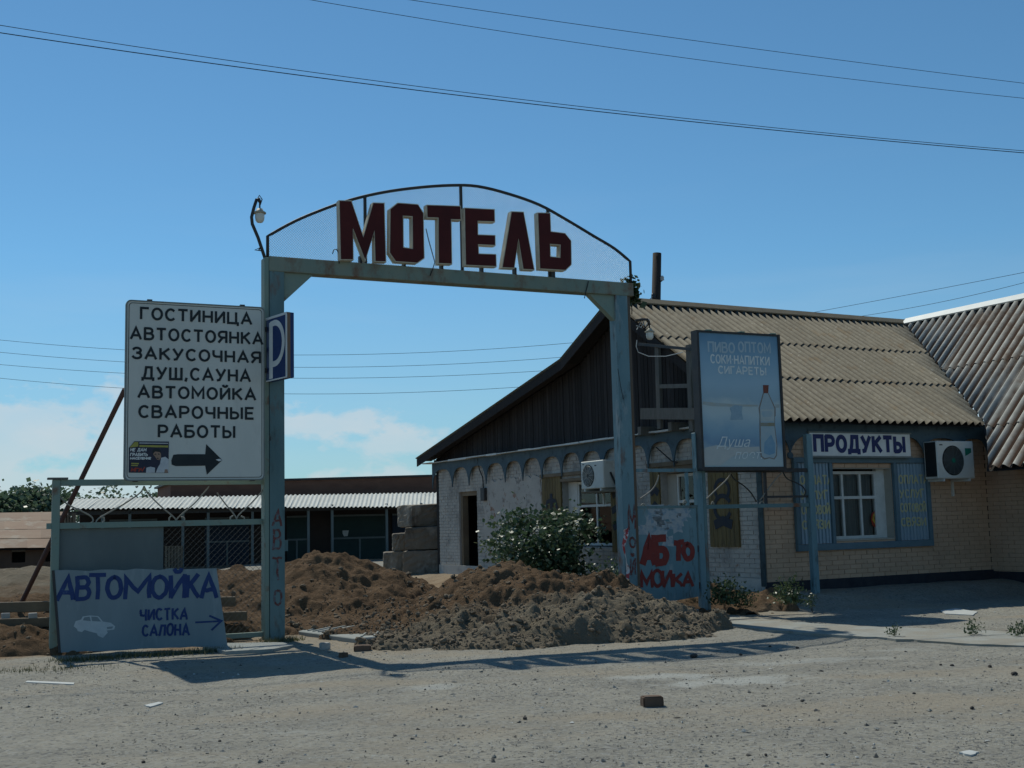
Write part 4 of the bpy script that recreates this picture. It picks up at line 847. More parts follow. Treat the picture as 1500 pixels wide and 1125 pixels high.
def ac_unit(pl, u0, u1, v0, v1, n0, n1, label, badge, fanx, big):
    t = thing('air_conditioner', pl.pt((u0 + u1) / 2, v0, (n0 + n1) / 2), label, 'air conditioner', 'air conditioner units on the shop walls', rz=math.atan2(pl.X.y, pl.X.x))
    MB().box(pl, u0, u1, v0, v1, n0, n1).link('casing', m_ac, t, bevel=.015)
    w, h = u1 - u0, v1 - v0; cx, cy, r = u0 + w * fanx, v0 + h * .48, h * .40
    MB().poly(pl, [arc(cx, cy, r, r, 0, 345, 24)], n1 - .002, n1 + .006).link('fan_recess', m_acdark, t)
    g = MB()
    for k in range(1, 8): g.tube([pl.pt(cx + r * k / 8 * math.cos(a_ * .2618), cy + r * k / 8 * math.sin(a_ * .2618), n1 + .014) for a_ in range(25)], .0028, 4, False)
    for k in range(12): g.tube([pl.pt(cx + r * .1 * math.cos(k * .5236), cy + r * .1 * math.sin(k * .5236), n1 + .017), pl.pt(cx + r * math.cos(k * .5236), cy + r * math.sin(k * .5236), n1 + .012)], .0028, 4)
    g.link('grille', m_signframe if big else m_ac, t)
    MB().poly(pl, [arc(cx, cy, r * .16, r * .16, 0, 330, 12)], n1, n1 + .022).link('fan_hub', m_acgreen if big else m_acdark, t)
    if badge: MB().poly(pl, [[(u0 + w * .76, v0 + h * .60), (u0 + w * .84, v0 + h * .64), (u0 + w * .93, v0 + h * .70), (u0 + w * .93, v0 + h * .81), (u0 + w * .76, v0 + h * .81)]], None, n1 + .003).link('badge', m_acgreen, t)
    MB().box(pl, u0 + w * .08, u0 + w * .16, v0 + h * .88, v0 + h * .91, n1, n1 + .003).link('badge', m_acdark, t)
    if not big: MB().box(pl, u0 + w * .62, u0 + w * .70, v0 + h * .80, v0 + h * .84, n1, n1 + .003).link('badge', m_acdark, t)
    for s_ in (.15, .85): 
        mb = MB(); mb.box(pl, u0 + w * s_ - .02, u0 + w * s_ + .02, v0 - .045, v0 - .002, 0, n1); mb.box(pl, u0 + w * s_ - .02, u0 + w * s_ + .02, v0 - .3, v0 - .045, 0, .035); mb.link('bracket', m_winwhite, t)
    return t
u0, u1, v0, v1 = px_rect(W2, 1373, 646, 1427, 701, .42)
acb = ac_unit(W2, u0, u1, v0, v1, .12, .42, 'white air conditioner with dark round fan and green badge on front wall', True, .42, True)
MB().box(W2, u0 - .012, u0 - .002, v0 + .04, v1 - .02, .16, .40).link('side_grille', m_acdark, acb)
u0, u1, v0, v1 = px_rect(W1, 851, 675, 884, 716, .45)
aca = ac_unit(W1, u0, u1, v0, v1, .13, .45, 'small white air conditioner over the gable window above the shrub', False, .33, False)
MB().tube([W1.pt(u1 + .01, v0 + .3, .3), W1.pt(u1 + .08, v0 + .1, .25), W1.pt(u1 + .05, v0 - .1, .12), W1.pt(u1 + .2, v0 - .2, .05), W1.pt(u1 + .2, v1 + .1, .05)], .02, 6).link('pipe', m_cable, aca)
mb = MB(); mb.box(W1, u0 - .05, u1 + .35, v0 - .08, v0 - .046, .03, .42); mb.link('shelf', m_woodbrown, aca)

# timber ladder frame standing in front of the gable
tf = thing('timber_frame', W1.pt(-2.2, 2.6, .3), 'grey timber ladder frame fixed against the dark boarded gable', 'timber frame', rz=math.atan2(W1.X.y, W1.X.x))
NF = .45
def ppt(pl, x, y, n): return pl.px(x, y, n)
for (x0, y0), (x1, y1), w in (((961, 505), (965, 628), .11), ((1007, 505), (1012, 632), .11)):
    mb = MB(); mb.bar(W1, ppt(W1, x0, y0, NF), ppt(W1, x1, y1, NF), w, NF - .06, NF); mb.link('upright', m_woodgrey, tf)
for (x0, y0), (x1, y1), w, n in (((966, 566), (1008, 565), .07, NF - .001), ((938, 606), (1022, 606), .20, NF + .045), ((935, 504), (1026, 513), .05, NF + .03)):
    mb = MB(); mb.bar(W1, ppt(W1, x0, y0, n), ppt(W1, x1, y1, n), w, n - .05, n); mb.link('rung', m_woodgrey if y0 > 520 else m_darksteel, tf)
for a in (-2.9, -1.95): MB().box(W1, a, a + .1, 2.95, 3.1, -.02, NF - .06).link('bracket', m_woodgrey, tf)

# ------------------------------------------------------------------ motel gate
gate = thing('motel_gate', G.pt(2.65, 0, 0), 'tall pale blue steel gateway with arched top and big red letters', 'gateway', rz=GA)
def gp2(x, y, n=0): return G.px(x, y, n)
BT = 4.98; BB = 4.78
uL0, uL1 = gp2(395, 700, .1)[0], gp2(417, 700, .1)[0]; uC0, uC1 = gp2(387.5, 700, .1)[0], gp2(394, 700, .1)[0]
uR0, uR1 = gp2(909, 650, .1)[0], gp2(927, 650, .1)[0]; uS0, uS1 = gp2(927.5, 650, .1)[0], gp2(932, 650, .1)[0]
mb = MB(); mb.box(G, uL0, uL1, -.15, BB + .03, -.1, .1); mb.box(G, uC1 + .003, uL0, -.15, BB + .03, -.09, .05); pL = mb.link('post', m_paint, gate, bevel=.008)
MB().box(G, uC0, uC1, -.15, BT - .02, -.08, .11).link('side_channel', m_gusset, pL, bevel=.006)
mb = MB(); mb.box(G, uR0, uR1, -.15, BB + .03, -.1, .1); pR = mb.link('post', m_paint2, gate, bevel=.008)
MB().box(G, uR1, uS1, -.15, BB + .03, -.09, .075).link('side_channel', mat('rusty_channel', (.11, .10, .085), (.14, .085, .05), 3, .8, .2, 30, stretch=(1, 1, .4)), pR, bevel=.006)
mb = MB(); mb.box(G, uC1 + .002, uS1 + .05, BB, BT, -.10, .112); mb.link('beam', m_beam, gate, bevel=.008)
a = uL1; mb = MB(); mb.poly(G, [[(a, BB + .002), (a, BB - .40), (a + .40, BB - .012), (a + .40, BB + .002)]], -.06, .06); mb.link('gusset', m_gusset, gate)
a = uR0; mb = MB(); mb.poly(G, [[(a, BB + .002), (a - .42, BB + .002), (a - .42, BB - .012), (a, BB - .38)]], -.06, .06); mb.link('gusset', m_gusset, gate)
MB().box(G, uL1, uL1 + .06, 1.12, 1.26, -.03, .03).link('hinge', m_paint, pL)
# arch tube traced from end to end
AP = [(392, 346), (430, 325), (470, 308), (513, 293), (560, 282), (610, 275), (660, 271.5), (700, 273), (745, 284), (790, 300), (830, 322), (870, 346), (900, 364), (923, 383)]
AUV = [gp2(*p) for p in AP]; e0 = (AUV[0][0], BT - .03); e1 = (AUV[-1][0], BT - .03)
_c2 = []
for i in range(len(AUV) - 1):
    q0, q1, q2, q3 = AUV[max(i - 1, 0)], AUV[i], AUV[i + 1], AUV[min(i + 2, len(AUV) - 1)]
    for k in range(4):
        t = k / 4; _c2.append(tuple(.5 * (2 * q1[j] + (-q0[j] + q2[j]) * t + (2 * q0[j] - 5 * q1[j] + 4 * q2[j] - q3[j]) * t * t + (-q0[j] + 3 * q1[j] - 3 * q2[j] + q3[j]) * t ** 3) for j in (0, 1)))
AUV = _c2 + [AUV[-1]]
MB().tube([G.pt(*p) for p in [e0] + AUV + [e1]], .022, 8).link('arch_tube', m_darksteel, gate, smooth=True)
au = np.array([p[0] for p in AUV]); av = np.array([p[1] for p in AUV])
def archz(u): return float(np.interp(u, au, av))
for x in (535, 676, 803):
    u = gp2(x, 330)[0]; MB().box(G, u - .018, u + .018, BT - .01, archz(u), -.02, .016).link('strut', m_darksteel, gate)
def netting(mb, pl, u0, u1, vb, vt, sp, r, n):
    H = 1.7
    for sgn in (1, -1):
        u = u0 - H
        while u < u1 + H:
            seg = []
            for k in range(0, 121):
                t = H * k / 120; uu = u + sgn * t; vv = vb + t
                ok = u0 <= uu <= u1 and vv <= (vt(uu) if callable(vt) else vt)
                if ok: seg.append((uu, vv))
                elif len(seg) > 1: break
                else: seg = []
            if len(seg) > 1: mb.tube([pl.pt(*seg[0], n + sgn * r), pl.pt(*seg[-1], n + sgn * r)], r, 3, False)
            u += sp
mb = MB(); netting(mb, G, au[0] + .02, au[-1] - .02, BT, archz, .036, .0021, -.02); o_ = mb.link('wire_mesh', m_galv, gate); struct(o_, 'stuff')
# letters
zs = lambda x, y: (480 + x / 3.947, 270 + y / 3.947)
LT = {
 'М': [[(65, 90), (140, 92), (207, 295), (262, 103), (331, 105), (341, 450), (273, 448), (271, 275), (219, 447), (149, 262), (152, 438), (73, 437)]],
 'О': [[(360, 140), (405, 104), (525, 113), (557, 165), (562, 428), (520, 457), (393, 448), (357, 395)], [(440, 185), (488, 188), (490, 368), (442, 362)]],
 'Т': [[(572, 116), (772, 123), (775, 207), (718, 205), (722, 462), (640, 460), (638, 196), (574, 194)]],
 'Е': [[(790, 133), (968, 142), (970, 218), (872, 215), (873, 288), (972, 292), (973, 355), (875, 350), (877, 398), (977, 402), (979, 477), (797, 469)]],
 'Л': [[(1062, 154), (1136, 157), (1199, 496), (1130, 493), (1105, 320), (1082, 486), (1008, 483)]],
 'Ь': [[(1214, 161), (1290, 163), (1294, 270), (1375, 280), (1411, 325), (1413, 465), (1378, 499), (1226, 490)], [(1290, 348), (1345, 352), (1343, 420), (1292, 415)]],
}
def inset(lp, d):
    m = len(lp); A = sum(lp[i][0] * lp[(i + 1) % m][1] - lp[(i + 1) % m][0] * lp[i][1] for i in range(m)); sg = 1 if A > 0 else -1; out = []
    for i in range(m):
        p, q, r = Vector(lp[i - 1]), Vector(lp[i]), Vector(lp[(i + 1) % m]); d1 = (q - p).normalized(); d2 = (r - q).normalized(); n1_ = Vector((-d1.y, d1.x)) * sg; n2_ = Vector((-d2.y, d2.x)) * sg
        b = (n1_ + n2_); b = b.normalized() if b.length > 1e-3 else n1_; k = max(.4, b.dot(n1_)); out.append(tuple(q + b * (d / k)))
    return out
for ch, loops in LT.items():
    uv = [[gp2(*zs(*p), .22) for p in lp] for lp in loops]; mb = MB(); mb.poly(G, uv, .10, .21); o = mb.link('letter', m_letterbody, gate)
    fl = [inset(uv[0], .013)] + [inset(l, -.013) for l in uv[1:]]; mb = MB(); mb.poly(G, fl, .209, .216); mb.link('letter_face', m_red, o)
    # bearer behind each letter
    uc = sum(p[0] for p in uv[0]) / len(uv[0]); MB().box(G, uc - .015, uc + .015, BT - .02, BT + .10, .02, .11).link('letter_bearer', m_darksteel, o)
# loose wires around the letters
for pts in ([(487, 372), (489, 366), (493, 365), (496, 371), (497, 386)], [(630, 404), (634, 394), (637, 384), (628, 352), (624, 335)], [(862, 412), (859, 424), (856, 437)]):
    MB().tube([G.pt(*gp2(*p, .13), .13) for p in pts], .007, 5).link('loose_wire', m_cable, gate)
# graffiti down the posts
def vletters(pl, n, m, parent, items, sw):
    for c, x0, y0, x1, y1 in items:
        u0, v0 = pl.px(x0, y1, n); u1, _ = pl.px(x1, y1, n); _, v1 = pl.px(x0, y0, n); mb = MB(); word(mb, pl, c, u0, v0, u1, v1 - v0, sw, n, seed=int(y0), jit=.06, wob=.009); mb.link('painted_letter', m, parent)
zq = lambda x, y: (380 + x / 5.114, 740 + y / 5.114)
vletters(G, .103, m_graffdim, pL, [('А', 400, 747, 413, 770), ('В', 401, 776, 411, 804), ('Т', 401, 816.5, 413, 848), ('О', 401.5, 865, 412.5, 886)], .028)
vletters(G, .103, m_graffdim, pR, [('М', 922, 739, 931, 775), ('О', 923, 788, 931, 802), ('Й', 924, 818, 931, 842), ('К', 924.5, 858, 931.5, 878)], .03)

# lamps on the gate
def lamp(name, pl, cap_px, r, label, pipe, n=0.05):
    c = pl.pt(*pl.px(*cap_px, n), n); t = thing(name, c - Vector((0, 0, r * 3.2)), label, 'lamp', 'enamel lamps on the gate posts')
    MB().lathe(c, [(.0, .02), (r * .55, .02), (r * .75, -.01), (r * 1.25, -r * .45), (r * 1.25, -r * .7), (r * .95, -r * .75), (0, -r * .75)], 20).link('cap', m_lampcap, t, smooth=True)
    MB().lathe(c, [(r * .92, -r * .76), (r * .95, -r * 1.5), (r * .85, -r * 2.1), (r * .55, -r * 2.5), (0.001, -r * 2.62)], 20).link('globe', m_lampglass, t, smooth=True)
    MB().tube([c + Vector((0, 0, .02)), c + Vector((0, 0, .14))], .012, 6).link('stem', m_darksteel, t)
    if pipe: MB().tube([pl.pt(*pl.px(*p, n), n) for p in pipe], .022, 8).link('pipe', m_darksteel, t, smooth=True)
    return t
lm = lamp('gate_lamp', G, (380.5, 308), .066, 'white glass lamp hung from a bent pipe on top of the left gate post', [(390, 384), (384, 366), (378, 348), (369.5, 328), (368.5, 318), (372, 304), (376, 292), (379, 291), (380.5, 296)])
MB().tube([G.pt(*G.px(*p, .05), .05) for p in ((379, 366), (383, 362), (373, 366), (386, 368))], .009, 5).link('wire_tie', m_cable, lm)
MB().tube([G.pt(*G.px(*p, .05), .05) for p in ((377, 292), (380, 286), (384, 292), (382, 298), (380.5, 302))], .008, 5).link('wire_tie', m_cable, lm)
lm = lamp('gate_lamp', G, (951.5, 483), .06, 'white glass lamp on wires beside the right gate post below the eave', [(931, 470), (940, 468), (948, 468), (951.5, 476)], .05)
for k in range(5):
    r0 = random.Random(k); pts = [(933 + r0.uniform(-1, 2), 474 + k * 3)] + [(934 + j * 4 + r0.uniform(-2, 2), 472 + r0.uniform(-6, 12)) for j in range(1, 5)]
    MB().tube([G.pt(*G.px(*p, .05), .05) for p in pts], .007, 5).link('wire_tie', m_whitecable if k % 2 else m_cable, lm)
MB().tube([G.pt(*G.px(*p, .05), .05) for p in ((933, 498), (932, 508), (935, 516), (950, 522), (975, 522), (1000, 516))], .007, 5).link('wire_tie', m_whitecable, lm)

# barrier tape tied to the right post
tp = MB(); P = [(918, 779), (914, 776), (920, 775), (917, 782), (914, 800), (917, 822), (921, 835), (919, 848), (914, 858), (926, 858)]
pv = [G.pt(*G.px(*p, .14), .12 + .03 * (i % 2)) for i, p in enumerate(P)]
for i in range(len(pv) - 1):
    o1 = Vector((.03 * math.cos(i), .012, .022 * math.sin(i * 2 + 1))); o2 = Vector((.03 * math.cos(i + 1), .012, .022 * math.sin(i * 2 + 3))); tp.add([pv[i] - o1, pv[i + 1] - o2, pv[i + 1] + o2, pv[i] + o1], [(0, 1, 2, 3)])
m_tape = mat('barrier_tape', (.55, .54, .53), (.40, .05, .05), 9, .4, vcon=(.48, .52))
tag(tp.link('barrier_tape', m_tape, loc=pv[-1]), 'red and white barrier tape knotted round the right gate post', 'tape')

# ------------------------------------------------------------------ service sign
NS = .20
u0, _ = G.px(184.5, 570, NS); u1, _ = G.px(386.5, 577, NS); v1 = G.px(186, 441, NS)[1]; v0 = G.px(386, 704, NS)[1]; v1 = (v1 + G.px(386, 450.5, NS)[1]) / 2; v0 = (v0 + G.px(183.5, 701, NS)[1]) / 2
sg = thing('service_sign', G.pt((u0 + u1) / 2, v0, NS - .05), 'large white signboard with rows of black lettering and a black arrow', 'signboard', rz=GA)
def rrect(a, b, c, d, r): return arc(b - r, d - r, r, r, 0, 90, 5) + arc(a + r, d - r, r, r, 90, 180, 5) + arc(a + r, c + r, r, r, 180, 270, 5) + arc(b - r, c + r, r, r, 270, 360, 5)
MB().poly(G, [rrect(u0, u1, v0, v1, .05)], NS - .06, NS - .002).link('panel', m_signwhite, sg)
mb = MB(); mb.poly(G, [rrect(u0 - .012, u1 + .012, v0 - .012, v1 + .012, .06), rrect(u0 + .004, u1 - .004, v0 + .004, v1 - .004, .05)], NS - .065, NS + .006); mb.link('rim', m_signframe, sg)
mb = MB(); mb.poly(G, [rrect(u0 + .022, u1 - .022, v0 + .022, v1 - .022, .045), rrect(u0 + .029, u1 - .029, v0 + .029, v1 - .029, .04)], None, NS + .001); mb.link('border_line', m_black, sg)
for x in (220, 356): u = G.px(x, 440, NS)[0]; MB().box(G, u - .03, u + .03, v1 + .0, v1 + .035, NS - .07, NS - .02).link('bolt', m_darksteel, sg)
mb = MB(); mb.box(G, u0 + .1, u0 + .16, v0 - .02, v1 - .1, NS - .1, NS - .062); mb.box(G, u1 - .16, u1 - .1, v0 - .02, v1 - .1, NS - .1, NS - .062); mb.box(G, u0 + .1, u1 + .12, v0 + .5, v0 + .56, NS - .14, NS - .1); mb.box(G, u0 + .1, u1 + .12, v1 - .56, v1 - .5, NS - .14, NS - .1); mb.link('bracing', m_darksteel, sg)
zz = lambda x, y: (x / 3.261, 420 + y / 3.261)
for t, xl, yt, yb, xr in (('ГОСТИНИЦА', 670, 100, 155, 1203), ('АВТОСТОЯНКА', 622, 194, 250, 1256), ('ЗАКУСОЧНАЯ', 632, 290, 344, 1245), ('ДУШ,САУНА', 677, 383, 440, 1197), ('АВТОМОЙКА', 658, 475, 530, 1222), ('СВАРОЧНЫЕ', 662, 569, 625, 1212), ('РАБОТЫ', 755, 663, 719, 1122)):
    a, b = G.px(*zz(xl, yb), NS); _, c = G.px(*zz(xl, yt), NS); d, _ = G.px(*zz(xr, yb), NS); mb = MB(); word(mb, G, t, a + .01, b + .008, d - .01, (c - b) * .93, .030, NS + .002, gap=.30); mb.link('lettering', m_black, sg)
mb = MB(); mb.poly(G, [[G.px(*zz(*p), NS) for p in ((818, 830), (828, 803), (850, 800), (980, 800), (985, 752), (1062, 828), (988, 898), (980, 855), (840, 857), (820, 850))]], None, NS + .002); mb.link('arrow', m_black, sg)
mb = MB(); mb.poly(G, [[G.px(*zz(*p), NS) for p in ((1030, 826), (1048, 822), (1062, 828), (1046, 834))]], None, NS + .0035); mb.link('arrow_scratch', m_white, sg)
pq = lambda x, y: G.px(170 + x / 6.52, 620 + y / 6.52, NS)
m_navy = mat('poster_navy', (.018, .022, .045), (.03, .03, .05), 10, .5); m_py = mat('poster_yellow', (.40, .36, .08), (.3, .28, .06), 12, .5); m_pr = mat('poster_red', (.36, .05, .03), None, 12, .5); m_skin = mat('poster_skin', (.33, .22, .16), (.25, .16, .11), 25, .6); m_shirt = mat('poster_shirt', (.55, .57, .58), (.42, .45, .47), 20, .6)
po = MB(); po.poly(G, [[pq(*p) for p in ((122, 235), (175, 172), (505, 175), (500, 475), (120, 472))]], None, NS + .002); po_ = po.link('poster', m_navy, sg)
def pdec(m, n, *polys):
    mb = MB()
    for p in polys: MB().poly(G, [[pq(*q) for q in p]], None, NS + n).link('poster_print', m, po_)
pdec(m_py, .003, [(128, 232), (178, 178), (212, 180), (212, 222)], [(222, 208), (498, 212), (498, 232), (222, 226)], [(145, 378), (218, 380), (216, 392), (145, 390)], [(145, 397), (208, 399), (206, 409), (145, 407)])
pdec(m_shirt, .003, [(222, 184), (498, 188), (498, 196), (222, 193)], [(430, 330), (470, 320), (502, 345), (500, 472), (380, 472), (400, 420), (420, 390)], [(290, 425), (330, 415), (372, 425), (370, 472), (285, 474)])
pdec(m_skin, .004, [(352, 268), (372, 255), (412, 258), (428, 285), (430, 330), (412, 352), (392, 348), (372, 320), (356, 300)], [(465, 440), (490, 440), (497, 472), (460, 472)])
pdec(m_black, .005, [(345, 285), (350, 255), (372, 240), (410, 242), (425, 262), (428, 290), (416, 275), (372, 270), (356, 290)], [(366, 292), (384, 290), (384, 298), (368, 300)], [(398, 290), (416, 292), (414, 300), (398, 298)], [(388, 330), (408, 332), (402, 340), (390, 338)])
for t, x0, x1, yt, yb, m in (('НЕ ДАМ', 138, 285, 240, 266, m_white), ('ГРАБИТЬ', 136, 298, 286, 312, m_white), ('НАСЕЛЕНИЕ', 136, 330, 326, 344, m_white)):
    a, b = pq(x0, yb); d, _ = pq(x1, yb); _, c = pq(x0, yt); mb = MB(); word(mb, G, t, a, b, d, c - b, .009, NS + .003, slant=.15); mb.link('poster_print', m, po_)
mb = MB(); a, b = pq(145, 458); d, c = pq(235, 430); word(mb, G, 'МГУ', a, b, d, c - b, .014, NS + .003, slant=.2); mb.ribbon(G, [pq(240, 440), pq(250, 455), pq(272, 420)], .012, NS + .004); mb.link('poster_print', m_pr, po_)

# parking sign: box plate standing out towards the road
b0 = at(390, 513, (G.pt(-.13, 3, .13)).y); b1 = None
pd = (G.N * .80 + G.X * .19).normalized(); PK = Pl(Vector((b0.x, b0.y, 0)), pd)                 # u towards the road, N facing left
lo = 1.4 + (b0.y / FPX) * 0; v0 = PK.px(390, 559.5, 0)[1]; v1 = PK.px(390, 466.5, 0)[1]; wP = PK.px(420.5, 513, 0)[0]
pk = thing('parking_sign', PK.pt(wP / 2, v0, -.05), 'blue parking sign plate with white letter fixed on the left gate post', 'parking sign', rz=math.atan2(pd.y, pd.x))
MB().box(PK, 0, wP, v0, v1, -.10, 0).link('box', m_blueP, pk, bevel=.004)
mb = MB(); t_ = .014; mb.box(PK, 0, wP, v1 - t_ * 2, v1 + .003, -.001, .006); mb.box(PK, 0, wP, v0 - .003, v0 + t_, -.001, .006); mb.box(PK, wP - t_ * 2.2, wP + .003, v0 + t_, v1 - t_ * 2, -.001, .006); mb.link('rim', m_white, pk)
MB().box(PK, wP + .001, wP + .006, v0, v1, -.045, -.002).link('edge', mat('rusty_edge', (.16, .13, .10), (.20, .12, .08), 9, .7), pk)
pp_ = [(wP * .24, v0 + .05), (wP * .24, v1 - .1)]; mb = MB(); mb.ribbon(PK, pp_, .10, .003); hh = v1 - v0
mb.ribbon(PK, [(wP * .24, v1 - .10)] + arc(wP * .42, v0 + hh * .57, wP * .42, hh * .32, 90, -90, 14) + [(wP * .24, v0 + hh * .25)], .075, .004); mb.link('letter', m_white, pk)
for dz_ in (-.3, .24): MB().box(G, uC0 - .02, uL1, (v0 + v1) / 2 + dz_, (v0 + v1) / 2 + dz_ + .06, .09, .14).link('bracket', m_darksteel, pk)

# ------------------------------------------------------------------ fence frames either side of the gate
fl = thing('fence_frame', G.pt(-1.4, 0, 0), 'pale green steel fence frame with wire scrolls under the white signboard', 'fence', 'fence frames beside the gate', rz=GA)
ul = G.px(80, 830)[0]
MB().box(G, ul - .045, ul + .045, -.2, 2.06, -.045, .045).link('post', m_gusset, fl, bevel=.006); MB().box(G, ul - .10, ul + .13, 2.061, 2.085, -.06, .06).link('post_cap', m_woodgrey, fl)
zr2 = G.px(200, 768)[1]; MB().box(G, ul + .047, uC0 - .003, 1.985, 2.06, -.03, .03).link('rail', m_gusset, fl); MB().box(G, ul - .1, uC0 - .003, zr2 - .035, zr2 + .035, -.03, .03).link('rail', m_gusset, fl)
MB().box(G, ul + .05, uC0 - .003, .05, .11, -.03, .03).link('rail', m_gusset, fl)
def scroll(pl, pts, parent, m, n=0, r=.0095, sm=True):
    P = [pl.px(*p, n) for p in pts]; Q = []
    for i in range(len(P) - 1):
        p0 = P[max(i - 1, 0)]; p1 = P[i]; p2 = P[i + 1]; p3 = P[min(i + 2, len(P) - 1)]
        for k in range(5):
            t = k / 5; Q.append(tuple(.5 * ((2 * p1[j]) + (-p0[j] + p2[j]) * t + (2 * p0[j] - 5 * p1[j] + 4 * p2[j] - p3[j]) * t * t + (-p0[j] + 3 * p1[j] - 3 * p2[j] + p3[j]) * t ** 3) for j in (0, 1)))
    Q.append(P[-1]); return MB().tube([pl.pt(*q, n) for q in Q], r, 6).link('scroll', m, parent, smooth=True)
m_scr = mat('scroll_steel', (.32, .31, .27), (.22, .19, .15), 8, .6)
for pts in ([(80, 711), (83, 722), (98, 738), (118, 748), (134, 757), (136, 764), (130, 767)], [(211, 712), (205, 722), (182, 738), (150, 756), (142, 762), (140, 768)], [(145, 768), (152, 764), (152, 758), (147, 757)],
            [(211, 712), (218, 724), (236, 742), (254, 757), (258, 764), (254, 768), (249, 765), (248, 759), (252, 755)], [(306, 712), (302, 718), (284, 738), (262, 757), (257, 765), (255, 769)], [(262, 768), (269, 765), (270, 759), (265, 757)],
            [(318, 722), (330, 738), (344, 755), (347, 763), (344, 767), (338, 764), (338, 758), (342, 755)], [(385, 715), (382, 722), (366, 739), (350, 754), (346, 762), (344, 768)], [(351, 768), (357, 765), (358, 759), (353, 756)], [(199, 712), (200, 714), (202, 712)], [(221, 709), (221, 713), (218, 715)], [(84, 710), (86, 714), (83, 716)]):
    scroll(G, pts, fl, m_scr)
u2 = G.px(240, 800)[0]; MB().box(G, ul + .05, u2, .62, zr2 - .04, -.042, -.034).link('sheet_panel', m_sheet, fl)
mb = MB(); netting(mb, G, u2, uC0, .12, zr2 - .03, .075, .0022, -.01); o_ = mb.link('wire_mesh', m_chain, fl); struct(o_, 'stuff')

fr2 = thing('fence_frame', G.pt(7.6, 0, 0), 'pale blue steel fence frame with scrolls standing before the shop corner', 'fence', 'fence frames beside the gate', rz=GA)
upA = G.px(1028, 780)[0]; upB = G.px(1190, 780)[0]
MB().box(G, upA - .085, upA + .02, -.15, 2.72, -.05, .05).link('post', m_paint2, fr2, bevel=.006); MB().box(G, upA + .021, upA + .085, -.15, 2.22, -.04, .045).link('post', m_paint, fr2, bevel=.006)
MB().box(G, upB - .055, upB + .055, -.15, 2.72, -.05, .05).link('post', m_paint2, fr2, bevel=.006)
zA = G.px(1110, 689)[1]; zB = G.px(1110, 741)[1]
MB().box(G, upA + .09, upB - .06, zA - .03, zA + .03, -.03, .03).link('rail', m_darksteel, fr2); MB().box(G, upA + .09, upB - .06, zB - .03, zB + .03, -.03, .03).link('rail', m_paint, fr2)
MB().box(G, uS1 + .003, upA - .09, 2.12, 2.17, -.03, .03).link('rail', m_paint2, fr2); MB().box(G, uS1 + .003, upA - .09, zB - .01, zB + .03, -.03, .03).link('rail', m_paint, fr2)
ub = G.px(1121, 715)[0]; MB().box(G, ub - .02, ub + .02, zB + .03, zA - .03, -.02, .02).link('strut', m_darksteel, fr2); MB().box(G, ub + .02, upB - .06, zB + .12, zB + .155, -.02, .018).link('strut', m_darksteel, fr2)
for pts in ([(1034, 732), (1046, 720), (1060, 707), (1068, 698), (1070, 692)], [(1113, 733), (1124, 718), (1136, 702), (1144, 694), (1146, 690)], [(1146, 690), (1153, 701), (1166, 707), (1176, 713), (1180, 721), (1177, 728)], [(1070, 694), (1076, 702), (1090, 712), (1100, 722), (1108, 735)], [(937, 731), (950, 722), (958, 714), (963, 704), (965, 696)], [(1042, 739), (1044, 735), (1046, 739)], [(1112, 739), (1116, 734), (1120, 739)], [(939, 741), (942, 738), (945, 741)], [(1001, 738), (1003, 733), (1006, 737)]):
    scroll(G, pts, fr2, m_scr if pts[0][0] not in (1146, 1070) else m_darksteel, r=.011)
# small sheet steel wicket between gate post and fence
u0 = uS1 + .02; u1 = upA - .10; v1 = zB - .015; v0 = G.px(980, 886)[1]
wk = thing('wicket_gate', G.pt((u0 + u1) / 2, v0 - .0, .0), 'pale blue sheet metal wicket with red painted lettering and torn bills', 'wicket gate', rz=GA)
MB().poly(G, [[(u0 - .0, v0), (u1, v0 + .10), (u1, v1), (u0, v1)]], .012, .020).link('sheet', m_paint2, wk)
mb = MB(); mb.box(G, u0, u0 + .04, v0, v1, -.03, .011); mb.box(G, u1 - .04, u1, v0 + .1, v1, -.03, .011); mb.box(G, u0 + .04, u1 - .04, v1 - .04, v1, -.03, .011); mb.box(G, u0 + .04, u1 - .04, v0 + .5, v0 + .54, -.03, .011); mb.link('frame', m_paint, wk)
MB().box(G, u1 - .16, u1 - .115, v1 + .045, 2.11, -.02, .02).link('bar', m_paint2, wk); 
mb = MB(); mb.box(G, u1 - .005, u1 + .025, .9, 1.0, -.02, .024); mb.box(G, u1 - .005, u1 + .025, .35, .45, -.02, .024); mb.link('hinge', m_rustpipe, wk)
zw = lambda x, y: G.px(890 + x / 5.627, 700 + y / 5.627, .02)
for t, xl, xr, yt, yb, sw in (('АБ', 288, 488, 530, 705, .115), ('ТО', 552, 705, 545, 680, .085), ('МОИКА', 278, 700, 785, 900, .05)):
    a, b = zw(xl, yb); c_, _ = zw(xr, yb); _, d = zw(xl, yt); _, b2_ = zw(xr, yb - 15); mb = MB(); word(mb, G, t, a, b, c_, d - b, sw, .0235, gap=.10, jit=.16, v1=b2_, seed=5, wob=.008); mb.link('painted_lettering', m_graff, wk)
m_bill = mat('torn_bill', (.40, .41, .40), (.26, .32, .36), 14, .8, patches=(((.20, .28, .34), .56, 12, .05),)); rb = random.Random(12)
for k in range(28):
    cx, cy = rb.uniform(290, 640), rb.uniform(265, 470); w, h = rb.uniform(25, 75), rb.uniform(22, 50)
    if k == 0: cx, cy, w, h = 500, 520, 45, 45
    pts = [zw(cx + dx * w + rb.uniform(-9, 9), cy + dy * h + rb.uniform(-9, 9)) for dx, dy in ((-1, 1), (0, .8), (1, 1), (.8, 0), (1, -1), (0, -.9), (-1, -1), (-.8, .1))]
    mb = MB(); mb.poly(G, [pts], None, .0208 + .0006 * (k % 4)); mb.link('torn_bill', m_bill, wk)

